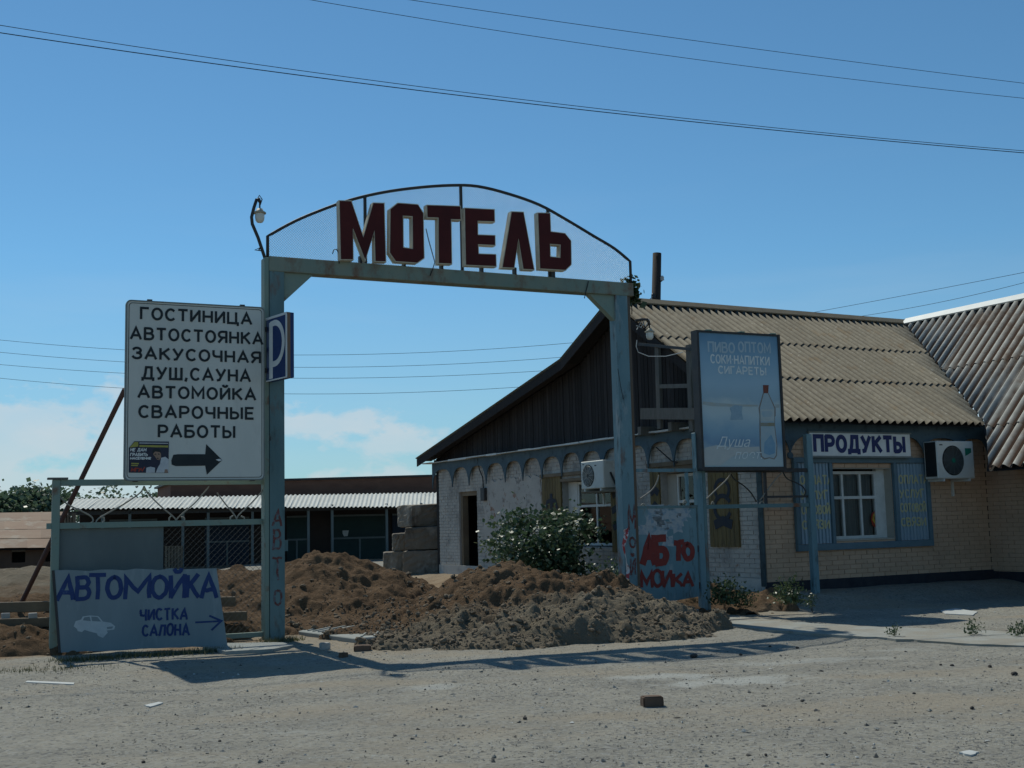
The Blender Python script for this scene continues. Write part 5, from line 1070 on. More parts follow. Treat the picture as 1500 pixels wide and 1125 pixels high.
# ------------------------------------------------------------------ billboard with bottle
NB = .17
u0, u1, v0, v1 = px_rect(G, 1026, 489, 1144, 685, NB)
bb = thing('billboard', G.pt((u0 + u1) / 2, v0, NB - .06), 'framed blue drinks billboard with a bottle and faded lettering', 'billboard', rz=GA)
def print_mat():
    m = bpy.data.materials.new('billboard_print'); m.use_nodes = True; N = m.node_tree.nodes; L = m.node_tree.links; b = N['Principled BSDF']; b.inputs['Roughness'].default_value = .6; b.inputs['Specular IOR Level'].default_value = .2
    g = N.new('ShaderNodeNewGeometry'); sx = N.new('ShaderNodeSeparateXYZ'); L.new(g.outputs['Position'], sx.inputs[0]); ns = N.new('ShaderNodeTexNoise'); ns.inputs['Scale'].default_value = 3; ns.inputs['Detail'].default_value = 5; L.new(g.outputs['Position'], ns.inputs[0])
    a = N.new('ShaderNodeMath'); a.operation = 'MULTIPLY_ADD'; L.new(ns.outputs[0], a.inputs[0]); a.inputs[1].default_value = .35; L.new(sx.outputs[2], a.inputs[2])
    r = N.new('ShaderNodeMapRange'); r.inputs[1].default_value = v0 + .17; r.inputs[2].default_value = v1 + .17; L.new(a.outputs[0], r.inputs[0])
    cr = N.new('ShaderNodeValToRGB'); e = cr.color_ramp; L.new(r.outputs[0], cr.inputs[0]); cols = [(0, (.42, .50, .50)), (.10, (.38, .47, .50)), (.18, (.19, .31, .43)), (.27, (.26, .41, .51)), (.40, (.44, .55, .58)), (.47, (.46, .55, .56)), (.52, (.32, .45, .52)), (.62, (.34, .49, .58)), (.80, (.25, .41, .53)), (1, (.13, .26, .38))]
    e.elements[0].position, e.elements[0].color = cols[0][0], (*cols[0][1], 1); e.elements[1].position, e.elements[1].color = 1, (*cols[-1][1], 1)
    for p, c in cols[1:-1]: x = e.elements.new(p); x.color = (*c, 1)
    L.new(cr.outputs[0], b.inputs['Base Color']); return m
MB().box(G, u0, u1, v0, v1, NB - .08, NB - .002).link('panel', print_mat(), bb)
mb = MB(); t_ = .045; mb.box(G, u0 - .03, u0 + .012, v0 - t_, v1 + .02, NB - .14, NB + .02); mb.box(G, u1 - .012, u1 + .03, v0 - t_, v1 + .02, NB - .14, NB + .02); mb.box(G, u0 + .012, u1 - .012, v0 - t_, v0 + .012, NB - .14, NB + .018); mb.box(G, u0 + .012, u1 - .012, v1 - .012, v1 + .02, NB - .14, NB + .018); mb.link('frame', m_darksteel, bb)
for x in (1038, 1086, 1132): u = G.px(x, 490, NB)[0]; MB().box(G, u - .045, u + .045, v1 + .021, v1 + .035, NB - .08, NB + .03).link('clip', mat('green_clip', (.05, .22, .16), (.3, .34, .32), 20, .6), bb)
zb = lambda x, y: G.px(1020 + x / 5.114, 480 + y / 5.114, NB)
m_bt = mat('faded_white_print', (.74, .77, .75), (.52, .60, .61), 12, .6, patches=(((.22, .36, .46), .66, 9, .08),)); m_bt1 = mat('very_faded_print', (.44, .53, .57), (.33, .45, .52), 12, .6)
for t, xl, xr, yt, yb, m, sw in (('ПИВО', 92, 285, 108, 178, m_bt1, .03), ('ОПТОМ', 318, 552, 108, 178, m_bt1, .03), ('СОКИ·НАПИТКИ', 110, 545, 202, 262, m_bt, .023), ('СИГАРЕТЫ', 168, 520, 288, 340, m_bt, .023)):
    a, b = zb(xl, yb); c_, _ = zb(xr, yb); _, d = zb(xl, yt); mb = MB(); word(mb, G, t, a, b, c_, d - b, sw, NB + .001, gap=.26); mb.link('lettering', m, bb)
def bdec(name, m, n, *polys):
    mb = MB()
    for p in polys: mb.poly(G, [[zb(*q) for q in p]], None, NB + n)
    mb.link(name, m, bb)
m_tan = mat('print_tan', (.40, .40, .35), (.34, .42, .44), 9, .5); m_brw = mat('print_brown_outline', (.20, .16, .13), (.25, .25, .24), 9, .5); m_bot = mat('print_bottle_blue', (.30, .42, .48), (.38, .46, .48), 6, .5); m_cap = mat('print_red_cap', (.20, .055, .035), None, 9, .5); m_lab = mat('print_label', (.46, .53, .54), (.38, .44, .43), 9, .5)
bdec('printed_shore', m_tan, .0005, [(48, 552), (140, 562), (300, 575), (460, 577), (466, 590), (300, 592), (120, 588), (48, 575)], [(592, 574), (622, 574), (622, 598), (592, 600)])
bdec('printed_shore', mat('print_deck', (.42, .45, .44), (.48, .50, .48), 7, .5), .0005, [(58, 1030), (60, 900), (150, 880), (300, 900), (470, 890), (475, 925), (280, 960), (180, 1030)])
bdec('printed_boat', mat('print_boat', (.22, .34, .42), (.29, .41, .48), 12, .5), .001, [(250, 600), (290, 580), (345, 585), (340, 640), (352, 690), (255, 690), (262, 640)])
bdec('printed_bottle', m_brw, .001, [(500, 488), (540, 488), (594, 604), (594, 660), (588, 668), (590, 740), (607, 880), (604, 960), (585, 988), (548, 978), (510, 988), (482, 968), (476, 900), (472, 740), (474, 668), (466, 604)])
bdec('printed_bottle', m_bot, .002, [(506, 492), (535, 492), (584, 604), (584, 738), (600, 880), (596, 955), (580, 978), (548, 970), (512, 978), (490, 960), (484, 900), (482, 740), (476, 604)])
bdec('printed_bottle_label', m_lab, .003, [(480, 612), (583, 612), (583, 700), (480, 700)]); bdec('printed_bottle_label', m_bot, .0035, [(492, 625), (560, 625), (570, 645), (555, 668), (500, 668), (488, 645)])
bdec('printed_bottle_label', mat('print_ochre', (.26, .22, .12), (.22, .26, .26), 12, .5), .0035, [(482, 712), (584, 712), (586, 738), (482, 738)]); bdec('printed_bottle_cap', m_cap, .003, [(499, 430), (541, 430), (538, 490), (502, 490)])
bdec('printed_bottle', mat('print_blue_light', (.14, .30, .44), (.22, .36, .46), 8, .5), .003, [(510, 860), (560, 800), (590, 870), (588, 940), (545, 955), (505, 940)])
def script(txt, xl, xr, yb, yt, m):
    cu = bpy.data.curves.new('script', 'FONT'); cu.body = txt; cu.shear = .35; cu.size = 1; ob = bpy.data.objects.new('script_tmp', cu); COL.objects.link(ob); bpy.context.view_layer.update(); me = bpy.data.meshes.new_from_object(ob.evaluated_get(bpy.context.evaluated_depsgraph_get())); bpy.data.objects.remove(ob)
    a, b = zb(xl, yb); c_, _ = zb(xr, yb); _, d = zb(xl, yt); xs = [v.co.x for v in me.vertices]; ys = [v.co.y for v in me.vertices]; x0, x1, y1_ = min(xs), max(xs), max(ys)
    mb = MB(); mb.v = [G.pt(a + (v.co.x - x0) / (x1 - x0) * (c_ - a), b + v.co.y / y1_ * (d - b), NB + .0045) for v in me.vertices]; mb.f = [tuple(p.vertices) for p in me.polygons]; mb.link('script_lettering', m, bb)
script('Душа', 150, 405, 892, 815, m_bt); script('поет.', 285, 492, 982, 930, m_bt)
# a string from the billboard up to the roof
MB().tube([G.pt(*G.px(1086, 490, NB), NB), bld(.9, -1.9, 4.45)], .006, 4).link('guy_wire', m_whitecable, bb)

# ------------------------------------------------------------------ leaning car wash board and pole
a = gpx(89, 960); b = gpx(333, 950); a.z = b.z = 0; print('board n', (a - G.O).dot(G.N), (b - G.O).dot(G.N))
V_ = Pl(a, b - a); hv = V_.px(79, 835, -.10); ln_ = Vector((0, 0, hv[1])) - V_.N * .10
CB = Pl(a + Vector((0, 0, g1(a.x, a.y) + .012)), b - a, ln_)
Q = [CB.px(*p) for p in ((89, 956), (333, 946), (317, 832.5), (79.5, 835.5))]
cb = thing('car_wash_board', CB.pt(Q[1][0] / 2, 0, 0), 'grey board with blue hand painted car wash lettering leaning on the fence', 'signboard', rz=math.atan2(CB.X.y, CB.X.x))
rd = random.Random(9); top = [(Q[2][0] + (Q[3][0] - Q[2][0]) * t / 14, Q[2][1] + (Q[3][1] - Q[2][1]) * t / 14 + (rd.uniform(-.012, .012) if 0 < t < 14 else 0)) for t in range(15)]
bot_ = [(Q[0][0] + (Q[1][0] - Q[0][0]) * t / 14, Q[0][1] + (Q[1][1] - Q[0][1]) * t / 14 + (rd.uniform(-.006, .01) if 0 < t < 14 else 0)) for t in range(15)]
MB().poly(CB, [bot_ + top], -.02, 0).link('panel', m_boardgrey, cb)
MB().bar(CB, (Q[0][0] - .012, Q[0][1]), (Q[3][0] - .012, Q[3][1]), .03, -.035, .004).link('edge_strip', m_darksteel, cb)
zc = lambda x, y: CB.px(x / 3.261, 640 + y / 3.261)
pts = [('А', 275, 350, 680, 778), ('В', 366, 425, 668, 775), ('Т', 432, 500, 668, 772), ('О', 512, 577, 668, 770), ('М', 600, 712, 668, 768), ('О', 725, 795, 670, 768), ('Й', 815, 880, 668, 765), ('К', 895, 945, 660, 762), ('А', 962, 1035, 660, 765)]
for k, (ch, xl, xr, yt, yb) in enumerate(pts):
    a_, b_ = zc(xl, yb); c_, _ = zc(xr, yb); _, d_ = zc(xl, yt); mb = MB(); word(mb, CB, ch, a_, b_, c_, d_ - b_, .05, .003, jit=.06, wob=.007, seed=k, slant=.10 if ch == 'А' and k < 5 else 0); mb.link('painted_letter', m_bluepaint, cb)
for t, xl, xr, yt, yb in (('ЧИСТКА', 672, 893, 826, 875), ('САЛОНА', 682, 902, 900, 950)):
    a_, b_ = zc(xl, yb); c_, _ = zc(xr, yb); _, d_ = zc(xl, yt); _, e_ = zc(xr, yb - 6); mb = MB(); word(mb, CB, t, a_, b_, c_, d_ - b_, .026, .003, jit=.08, wob=.004, seed=3, gap=.3, v1=e_); mb.link('painted_lettering', m_bluepaint, cb)
mb = MB(); mb.ribbon(CB, [zc(935, 886), zc(1056, 880)], .022, .003); mb.ribbon(CB, [zc(1002, 855), zc(1058, 879), zc(1012, 922)], .024, .0036); mb.link('painted_arrow', m_bluepaint, cb)
car = [(352, 905), (362, 880), (388, 872), (395, 858), (430, 853), (470, 856), (492, 882), (530, 888), (550, 905), (546, 920), (510, 925), (515, 935), (492, 960), (468, 950), (462, 938), (430, 930), (404, 922), (392, 932), (372, 928), (366, 915)]
mb = MB(); mb.poly(CB, [[zc(*p) for p in car]], None, .002); mb.link('painted_car', m_carwhite, cb)
mb = MB(); mb.poly(CB, [[zc(*p) for p in ((396, 876), (402, 862), (428, 858), (434, 880))]], None, .003); mb.poly(CB, [[zc(*p) for p in ((440, 880), (436, 858), (466, 860), (484, 882))]], None, .003); mb.poly(CB, [[zc(*p) for p in ((510, 908), (542, 905), (536, 916), (512, 918))]], None, .003); mb.link('painted_car_window', m_boardgrey, cb)
tipP = G.pt(*G.px(183, 570, .06), .06); ft = gpx(38, 876); dlt = at(36, 874, 15.9)
tag(MB().tube([tipP, dlt + (dlt - tipP).normalized() * .25], .032, 8).link('leaning_pole', m_rustpipe, loc=dlt), 'rusty steel pole propping up the white signboard from behind', 'pole')

# ------------------------------------------------------------------ concrete blocks by the shop's far corner
def block(x0, y0, x1, y1, d, dep, label, rz=0, side=0):
    c = at((x0 + x1) / 2, y1, d); pl = Pl(Vector((c.x, c.y, 0)), (math.cos(rz), math.sin(rz), 0)); w = (x1 - x0) / FPX * d; z1 = at((x0 + x1) / 2, y0, d).z; z0 = at((x0 + x1) / 2, y1, d).z
    bm = bmesh.new(); bmesh.ops.create_cube(bm, size=1); bmesh.ops.subdivide_edges(bm, edges=bm.edges[:], cuts=7, use_grid_fill=True); rr = random.Random(int(x0 * y0)); ph = rr.uniform(0, 50)
    for v in bm.verts:
        c_ = v.co; q_ = Vector((c_.x * 2, c_.y * 2, c_.z * 2)); L8 = (abs(q_.x) ** 26 + abs(q_.y) ** 26 + abs(q_.z) ** 26) ** (1 / 26); nz = vnoise(q_.x * 3 + ph, q_.y * 3 + q_.z * 5.1, 3) * .035 + vnoise(q_.x * 9 + ph, q_.z * 9 + q_.y * 7.3, 5) * .018; v.co = c_ / L8 * (1 + float(nz)); v.co.z = c_.z / L8 * (1 + float(nz) * .6) + .03 * c_.x * rr.choice((1, 1))
    mb = MB(); mb.v = [pl.pt(v.co.x * w + rr.uniform(-.012, .012), (v.co.z + .5) * (z1 - z0) + z0, -dep * (v.co.y + .5) + rr.uniform(-.012, .012)) for v in bm.verts]; mb.f = [tuple(v.index for v in f.verts)[::-1] for f in bm.faces]; bm.free()
    return tag(mb.link('concrete_block', m_concrete, loc=(c.x, c.y, z0)), label, 'concrete block', 'stacked concrete blocks')
rb_ = -.05
block(590, 806, 652, 842, 31.2, .9, 'bottom concrete block at the base of the stack by the shop corner', rb_)
block(593, 771.5, 655, 805, 31.25, .9, 'long concrete block in the middle of the stack by the shop corner', rb_)
block(601, 738, 660, 771, 31.6, 1.0, 'slanting concrete block on top of the stack by the shop corner', .5)
block(562, 808, 591, 841, 32.3, .8, 'small concrete block standing lowest at the stack\'s open end', .1)
block(575, 781, 596, 807.5, 32.4, .7, 'small weathered concrete block resting on the lowest one at the stack\'s open end', .1)
fd = thing('concrete_footing', gpx(640, 872), 'low broken concrete footing with rubble between the heaps', 'footing')
p0 = at(590, 868, 24.5); p1 = at(672, 858, 25.5); ax = p1 - p0; ax.z = 0; pl = Pl(Vector((p0.x, p0.y, 0)), ax); MB().box(pl, 0, 1.35, -.2, p0.z + .02, -3.2, 0).link('slab', m_slab, fd, bevel=.02)
MB().box(pl, .62, .72, -.2, p0.z - .03, 0.0, .07).link('rib', m_slab, fd)
for k in range(14): 
    rk = random.Random(k); x = rk.uniform(.3, 1.3); n_ = -rk.uniform(.3, 2.8); w = rk.uniform(.05, .16); q_ = Pl(pl.pt(x, p0.z + .015, n_), (math.cos(k), math.sin(k), 0)); MB().poly(q_, [[(-w, 0), (w, 0), (w * .6, w * .5), (-w * .7, w * .55)]], -w * .6, w * .6).link('rubble', m_palestone if k % 3 else m_concrete, fd)

# ------------------------------------------------------------------ far barn with canopy, shed
def bd(px): return 46 + (px - 85) / 560 * 6
barn = thing('brick_barn', at(360, 828, 50), 'long dark brick barn with pale corrugated canopy behind the gate', 'building')
def bpt(px, py, back=0): p = at(px, py, bd(px)); return p + Vector((-.11, 1, 0)).normalized() * back
e0, e1 = bpt(84, 745), bpt(700, 741); e0b, e1b = at(106, 730.5, bd(84) + 3.2), at(700, 720.5, bd(700) + 3.2)
axb = (e1 - e0).normalized(); dnb = (e0 - e0b); L_ = dnb.length; W_ = (e1 - e0).length; cn = MB().add([e0b - Vector((0, 0, .05)), e1b - Vector((0, 0, .05)), e1 - Vector((0, 0, .05)), e0 - Vector((0, 0, .05))], [(0, 1, 2, 3)]).link('canopy', m_interior, barn)
k = 0
while k * 1.12 < W_:
    o0 = e0b.lerp(e1b, k * 1.12 / W_); o1 = e0.lerp(e1, k * 1.12 / W_); s_ = corr(o0, (e1b - e0b).normalized(), (o1 - o0), 1.15, (o1 - o0).length + .1, pitch=.19, amp=.03, seg=6); s_.link('roof_sheet', m_asb3, cn, attrs={'crest': s_.cr}); k += 1
BK = Pl(Vector((e0b.x, e0b.y, 0)), Vector((e1b.x - e0b.x, e1b.y - e0b.y, 0)))
mb = MB(); uE = (e1b - e0b).length; mb.box(BK, .3, uE, -.6, e0b.z - .02, -.4, -.05); mb.link('wall', mat('canopy_shade_brick', (.045, .034, .03), (.03, .025, .023), 1.5, .95), barn)  # brick colour darkened for the shade under the canopy
PP_ = Pl(BK.O - BK.N * 1.2, BK.X); q0 = PP_.px(250, 709)[0]; q1 = PP_.px(760, 693)[0]; zt0 = PP_.px(250, 709)[1]; zt1 = PP_.px(640, 695.5)[1]
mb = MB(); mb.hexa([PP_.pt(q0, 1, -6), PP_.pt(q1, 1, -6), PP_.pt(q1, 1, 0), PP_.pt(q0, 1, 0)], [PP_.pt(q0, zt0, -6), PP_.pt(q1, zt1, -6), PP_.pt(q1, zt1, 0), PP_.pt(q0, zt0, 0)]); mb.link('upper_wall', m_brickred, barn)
mb = MB(); mb.hexa([PP_.pt(q0 - .15, zt0, -6.1), PP_.pt(q1, zt1, -6.1), PP_.pt(q1, zt1, .1), PP_.pt(q0 - .15, zt0, .1)], [PP_.pt(q0 - .15, zt0 + .09, -6.1), PP_.pt(q1, zt1 + .09, -6.1), PP_.pt(q1, zt1 + .09, .1), PP_.pt(q0 - .15, zt0 + .09, .1)]); mb.link('coping', m_darksteel, barn)
FR = Pl(Vector((e0.x, e0.y, 0)), Vector((e1.x - e0.x, e1.y - e0.y, 0)))
for x in (150, 190, 268, 305, 370, 452, 487, 567, 618):
    u = FR.px(x, 780, -.3)[0]; MB().box(FR, u - .05, u + .05, -.4, e0.z - .02, -.4, -.3).link('post', m_sheet, barn)
MB().box(FR, .2, W_ - .2, e0.z - .26, e0.z - .12, -.40, -.30).link('fascia', m_darksteel, barn)
for x0, x1, m in ((420, 449, m_darkgreen), (488, 565, m_darkgreen), (300, 365, m_darkblue), (160, 230, m_darkblue), (575, 640, m_darkblue)):
    u0 = BK.px(x0, 780, .02)[0]; u1 = BK.px(x1, 780, .02)[0]; d_ = MB().box(BK, u0, u1, -.3, 1.95, -.04, .03).link('door', m, barn)
    for vv in (.9, 1.9): MB().box(BK, u0, u1, vv, vv + .08, .03, .06).link('ledge', m_sheet, d_)
    MB().box(BK, (u0 + u1) / 2 - .04, (u0 + u1) / 2 + .04, -.3, .9, .03, .055).link('stile', m_sheet, d_)
u0 = BK.px(502, 780, .06)[0]; u1 = BK.px(511, 780, .06)[0]; MB().poly(BK, [[(u0, 1.28), (u0, 1.16), (u0 + .07, 1.02), (u1 - .05, 1.03), (u1, 1.28)]], .031, .036).link('notice', m_litter, barn)
u0 = FR.px(242, 790, -.2)[0]
for k in range(6): MB().box(FR, u0 + k * .12, u0 + k * .12 + .09, -.4, FR.px(245, 800, -.2)[1], -.3, -.26).link('paling', m_woodbrown, barn)

sd = thing('brick_shed', at(20, 838, 31), 'low brick shed with rusty patchwork tin roof', 'shed')
E0, E1 = at(-90, 805, 30.5), at(100, 803, 31.5); T0, T1 = at(-90, 752.5, 33.6), at(100, 749.5, 34.6)
rfb = MB().add([E0 - Vector((0, 0, .03)), E1 - Vector((0, 0, .03)), T1 - Vector((0, 0, .03)), T0 - Vector((0, 0, .03))], [(0, 1, 2, 3)]).link('roof', m_interior, sd)
for i in range(6):
    for j in range(4):
        f = lambda s, t: (E0.lerp(E1, s)).lerp(T0.lerp(T1, s), t)
        s0, s1 = i / 6 - (.05 if j % 2 else 0), (i + 1) / 6 - (.05 if j % 2 else 0); t0, t1 = j / 4, (j + 1) / 4 + .02; s0 = max(0, s0); up_ = Vector((0, 0, .006 * (3 - j) + .004 * (i % 2) + .004)); P = [f(s0, t0) + up_, f(s1 + .01, t0) + up_, f(s1 + .01, min(t1, 1)) + up_ * .2, f(s0, min(t1, 1)) + up_ * .2]
        MB().hexa([p - Vector((0, 0, .004)) for p in P], P).link('tin_sheet', m_rusttin, rfb)
SW = Pl(Vector((E0.x, E0.y + .25, 0)), Vector((E1.x - E0.x, E1.y - E0.y, 0))); SLn = (E1 - E0).length
holes = []
for x0, x1 in ((17, 37), (66, 80)): holes.append((SW.px(x0, 816)[0], SW.px(x1, 816)[0], SW.px(30, 824)[1], SW.px(30, 808.5)[1]))
mb = MB(); wall_with_holes(mb, SW, 0, SLn - .2, -.4, E0.z - .02, holes, 0, .3); mb.link('wall', m_brickred2, sd)
mb = MB(); mb.box(SW, 0, SLn - .2, -.4, E0.z - .05, -3.3, -.6); mb.link('inner_wall', m_interior, sd)
for h in holes: mb = MB(); mb.box(SW, h[0], h[1], h[3] + .01, h[3] + .07, .0, .03); mb.link('lintel', m_woodgrey, sd)
wp = thing('plank_stack', at(95, 790, 33), 'old planks standing against the end of the shed', 'planks')
for k in range(7):
    p = at(82 + k * 4.2, 790, 32.5); pl = Pl(Vector((p.x, p.y, 0)), (1, 0, 0)); MB().box(pl, -.05, .05, -.3, at(82, 752 + (k % 3) * 3, 32.5).z, -.04, 0).link('plank', m_woodbrown, wp)

# ------------------------------------------------------------------ foliage
def leaves(P, size, up=.3, elong=1.8):
    n = len(P); sz = size * rng.uniform(.6, 1.3, n); d = rng.normal(size=(n, 3)); d[:, 2] = np.abs(d[:, 2]) * up - .1; d /= np.linalg.norm(d, axis=1)[:, None]
    o = rng.normal(size=(n, 3)); o -= (o * d).sum(1)[:, None] * d; o /= np.linalg.norm(o, axis=1)[:, None]
    a = P; b = P + d * sz[:, None] * .5 + o * (sz / elong / 1.2)[:, None]; c = P + d * sz[:, None]; e = P + d * sz[:, None] * .5 - o * (sz / elong / 1.2)[:, None]
    V = np.stack([a, b, c, e], 1).reshape(-1, 3); F = np.arange(4 * n).reshape(-1, 4); return V, F, np.repeat(rng.random(n), 4)
def foliage(name, P, size, m, parent, **k):
    V, F, r = leaves(P, size, **k); mb = MB(); mb.v = [Vector(v) for v in V.tolist()]; mb.f = [tuple(f) for f in F.tolist()]; o = mb.link(name, m, parent, attrs={'rnd': r}); return o
def clumped(c, rad, n, nc, cr, fl=.0):
    ce = rng.normal(size=(nc, 3)); ce /= np.linalg.norm(ce, axis=1)[:, None]; ce *= (rng.random((nc, 1)) ** .4); ce = ce * np.array(rad); ce[:, 2] = np.maximum(ce[:, 2], -rad[2] * .9)
    k = rng.integers(0, nc, n); q = rng.normal(size=(n, 3)) * .5 * cr * np.array([1, 1, .8]); return np.array(c) + ce[k] + q, np.array(c) + ce
def shrub(loc, label, rad, n, size, m, nc=46, cr=.32, name='shrub', cat='shrub', group=None, h0=None, stems=14, trunk=False, up=.3, elong=1.8):
    t = thing(name, loc, label, cat, group); c = (loc[0], loc[1], loc[2] + (h0 if h0 is not None else rad[2] * .95)); P, ce = clumped(c, rad, n, nc, cr); P = P[P[:, 2] > loc[2] + .03]
    foliage('crown' if trunk else 'foliage', P, size, m, t, up=up, elong=elong)
    if trunk:
        mb = MB(); mb.tube([Vector(loc) - Vector((0, 0, .2)), Vector(loc) + Vector((.05, 0, rad[2] * .5)), Vector(c)], [.12, .09, .05], 7)
        for e in ce[:10]: mb.tube([Vector(c) - Vector((0, 0, rad[2] * .5)), Vector(c).lerp(Vector(e), .5) - Vector((0, 0, .1)), Vector(e)], [.05, .035, .012], 5)
        mb.link('trunk', m_bark, t)
    else:
        mb = MB()
        for e in ce[:stems]: mb.tube([Vector(loc) + Vector((rng.normal() * .06 * rad[0], rng.normal() * .06 * rad[0], -.05)), (Vector(loc) + Vector(e)) / 2 + Vector((0, 0, .12 * rad[2])), Vector(e)], [.016 * min(1, rad[0]), .011 * min(1, rad[0]), .005 * min(1, rad[0])], 5)
        mb.link('stems', m_bark, t)
    return t
p = W1.pt(-4.5, 0, 1.45); shrub((p.x, p.y, g1(p.x, p.y)), 'dense leafy green shrub growing against the gable wall', (1.0, 1.0, .85), 7500, .085, m_leaf, 70, .34, h0=.86)
p = W1.pt(-2.6, 0, 1.0); shrub((p.x, p.y, g1(p.x, p.y)), 'low dark shrub tucked behind the right gate post', (.55, .5, .28), 1500, .06, m_leaf, 24, .25, h0=.30)
for px, lab, rx, rz_, d in ((18, 'round topped tree beyond the shed at the yard\'s far corner', 2.0, 1.55, 72), (62, 'broad bushy tree beyond the shed roof ridge', 1.9, 1.75, 74), (-30, 'spreading tree beyond the far end of the shed', 2.2, 1.6, 74)):
    p = at(px, 800, d); shrub((p.x, p.y, -.3), lab, (rx, rx, rz_), 9000, .30, m_leaf2, 70, .85, 'far_tree', 'tree', 'trees beyond the barn', h0=2.75, trunk=True)
p = at(148, 790, 66); shrub((p.x, p.y, -.3), 'thin airy young tree rising behind the barn canopy', (1.5, 1.0, 1.3), 900, .20, m_leaf2, 22, .5, 'far_tree', 'tree', 'trees beyond the barn', h0=3.0, trunk=True)
for px, h, r_, lab in ((176, 2.6, .9, 'low round tree top behind the barn canopy near the thin young tree'), (218, 2.7, .9, 'low round tree top behind the barn canopy beside the upper brick wall')):
    p = at(px, 790, 68); shrub((p.x, p.y, -.3), lab, (r_, .9, .85), 1500, .22, m_leaf2, 24, .5, 'far_tree', 'tree', 'trees beyond the barn', h0=h + .3, trunk=True)
p = G.pt(uS1 + .10, BT - .1, -.05); tv = thing('climbing_vine', p - Vector((0, 0, .1)), 'green vine sprig on top of the right gate post', 'vine')
foliage('foliage', np.array([p.x + .02, p.y, p.z]) + rng.normal(size=(170, 3)) * np.array([.05, .05, .11]), .09, m_weed, tv); MB().tube([p - Vector((0, 0, .35)), p - Vector((-.01, 0, .1)), p + Vector((0, 0, .12))], .008, 5).link('stem', m_bark, tv)
for px, py, lab, r_, n_, sz in ((1062, 890, 'leafy weed clump at the foot of the fence post by the wicket', .26, 420, .10), (1085, 893, 'low spreading weed between the fence posts beside the soil lump', .22, 260, .08), (1155, 888, 'tall grey green weed in front of the shop corner', .25, 360, .09), (1190, 892, 'small weed at the foot of the outer fence post', .15, 120, .06), (1310, 935, 'tiny weed sprouting on the pale concrete strip', .09, 70, .06), (1428, 932, 'upright weed sprouting from the far end of the concrete strip', .12, 90, .07), (1492, 934, 'dark weed tuft at the concrete strip\'s outer edge', .12, 110, .07)):
    p = gpx(px, py); shrub((p.x, p.y, p.z), lab, (r_ * .8, r_ * .8, r_ * .8), n_ * 2, sz * .62, m_weed, 16, r_ * .6, 'weed', 'weed', 'weeds by the fence', h0=r_ * .5, stems=8, up=1.2, elong=3.4)
heap('small mound of dead leaves and soil between the fence posts', [(1108, 18.3, .20, .55, .8), (1122, 18.4, .14, .45, .8)], res=.03, clod=.05, clods=0, seed=91)
# grass along the foot of the board and other edges
def grass(name, label, spots, n, h):
    V = []; F = []; Rn = []
    for _ in range(n):
        x, y = spots(); x += 0; z = g1(x, y); a = rng.uniform(0, 6.28); hh = h * rng.uniform(.4, 1.3); w = .004 + hh * .03; lean = rng.normal(size=2) * hh * .4; k = len(V); V += [Vector((x - w * math.cos(a), y - w * math.sin(a), z - .01)), Vector((x + w * math.cos(a), y + w * math.sin(a), z - .01)), Vector((x + lean[0], y + lean[1], z + hh))]; F.append((k, k + 1, k + 2)); Rn += [rng.random()] * 3
    mb = MB(); mb.v = V; mb.f = F; o = mb.link(name, m_grass, attrs={'rnd': Rn}); struct(o, 'stuff'); o['label'] = label; o['category'] = 'grass'; return o
A_, B_ = gpx(95, 968), gpx(335, 953)
def sp1():
    t = rng.random(); q_ = A_.lerp(B_, t); return q_.x + rng.normal() * .12, q_.y - abs(rng.normal()) * .16 + .05
grass('grass', 'sparse grass along the foot of the car wash board', sp1, 1500, .06)
A2, B2 = gpx(0, 985), gpx(130, 978)
def sp2():
    t = rng.random(); q_ = A2.lerp(B2, t); return q_.x + rng.normal() * .2, q_.y + rng.normal() * .14
grass('grass', 'thin grass patch on the gravel near the white lath', sp2, 380, .035)
A3, B3 = gpx(385, 945), gpx(432, 938)
def sp3():
    t = rng.random(); q_ = A3.lerp(B3, t); return q_.x + rng.normal() * .08, q_.y + rng.normal() * .06
grass('grass', 'dark grass tuft round the foot of the left gate post', sp3, 420, .07)

# ------------------------------------------------------------------ utility pole and cables
pb = at(964, 762, 34.0); up_ = thing('utility_pole', (pb.x, pb.y, 0), 'thick dark wooden pole rising behind the shop roof ridge', 'utility pole')
ptop = at(962.5, 371, 34.0); MB().tube([Vector((pb.x, pb.y, -.3)), Vector((pb.x, pb.y, 4.5)), ptop], [.165, .15, .125], 14).link('pole', m_pole, up_, smooth=True)
q_ = at(970, 408, 33.9); MB().lathe(q_, [(.02, -.06), (.06, -.05), (.05, 0), (.06, .03), (.03, .08), (0, .09)], 10).link('insulator', m_porcelain, up_); MB().tube([at(966, 414, 33.95), q_ - Vector((0, 0, .06))], .015, 5).link('hook', m_darksteel, up_)
q_ = at(957, 434, 33.8); MB().lathe(q_, [(.02, -.08), (.07, -.06), (.06, 0), (.06, .05), (.03, .09), (0, .1)], 10).link('insulator', m_darksteel, up_); MB().tube([at(962, 438, 33.9), q_ - Vector((0, 0, .05))], .02, 5).link('hook', m_darksteel, up_)
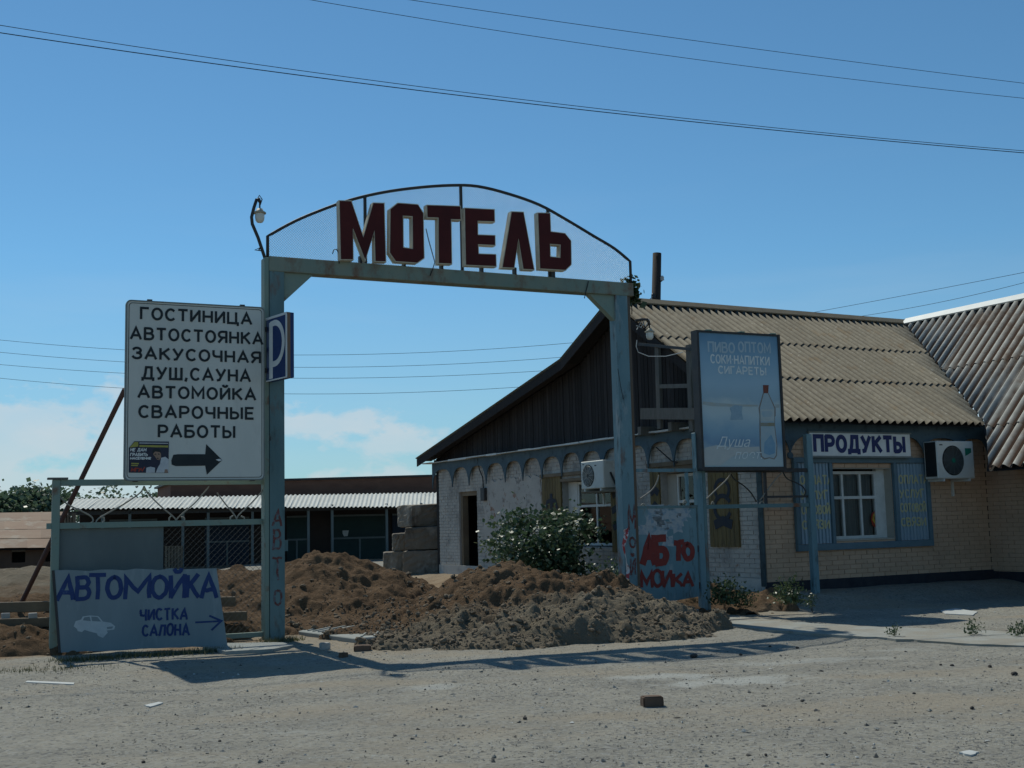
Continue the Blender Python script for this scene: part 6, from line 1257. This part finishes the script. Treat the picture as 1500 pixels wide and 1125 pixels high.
MB().tube([q_, at(946, 443, 32), at(936, 452, 28)], .012, 5).link('cable', m_cable, up_)
def cable(px, d0, d1, r, label, ext=.35):
    """px: three photo points (start, middle, end); a hanging curve through them, running on past the frame"""
    (x0, y0), (x1, y1), (x2, y2) = px; pts = []
    for k in range(-int(24 * ext), 25 + int(24 * ext)):
        t = k / 24; tm = (x1 - x0) / (x2 - x0); d = d0 + (d1 - d0) * t
        l0 = (t - tm) * (t - 1) / ((0 - tm) * (0 - 1)); l1 = t * (t - 1) / (tm * (tm - 1)); l2 = t * (t - tm) / (1 * (1 - tm)); pts.append(at(x0 + (x2 - x0) * t, y0 * l0 + y1 * l1 + y2 * l2, d))
    return tag(MB().tube(pts, r, 5, False).link('power_cable', m_cable, loc=pts[0]), label, 'cable', 'overhead cables')
cable([(0, 37), (750, 144), (1500, 221)], 17, 21, .0055, 'upper of two thin cables nearly touching across the sky above the arch')
cable([(0, 48), (750, 149), (1500, 224)], 17, 21, .0075, 'lower of two thin cables nearly touching across the sky above the arch')
cable([(450, -1), (975, 81), (1500, 144)], 18, 22, .005, 'single sagging cable between the twin cables and the topmost one')
cable([(595, -1), (1050, 64), (1500, 122)], 18, 22, .005, 'topmost single cable crossing the upper right of the sky')
for i, (a_, m_, e_) in enumerate((((0, 498), (425, 520), (872, 499)), ((0, 516), (425, 538), (850, 521)), ((0, 534), (425, 554), (828, 541)), ((0, 554), (425, 577), (775, 566)))):
    cable([a_, m_, e_], 62, 58, .010, 'far sagging line in a set of four behind the white signboard: ' + ('topmost', 'second from top', 'third from top', 'lowest')[i], ext=.3)
for i, (a_, m_, e_) in enumerate((((1200, 456), (1350, 428), (1500, 399)), ((1275, 461), (1390, 440), (1500, 414)), ((1330, 467), (1420, 452), (1500, 433)))):
    cable([a_, m_, e_], 52, 44, .009, 'far line in a set of three rising above the wing roof: ' + ('topmost', 'middle', 'lowest')[i], ext=.3)
MB().tube([G.pt(*G.px(*p, .13), .13) for p in ((905, 540), (909, 565), (913, 585))], .006, 4).link('loose_wire', m_cable, gate)
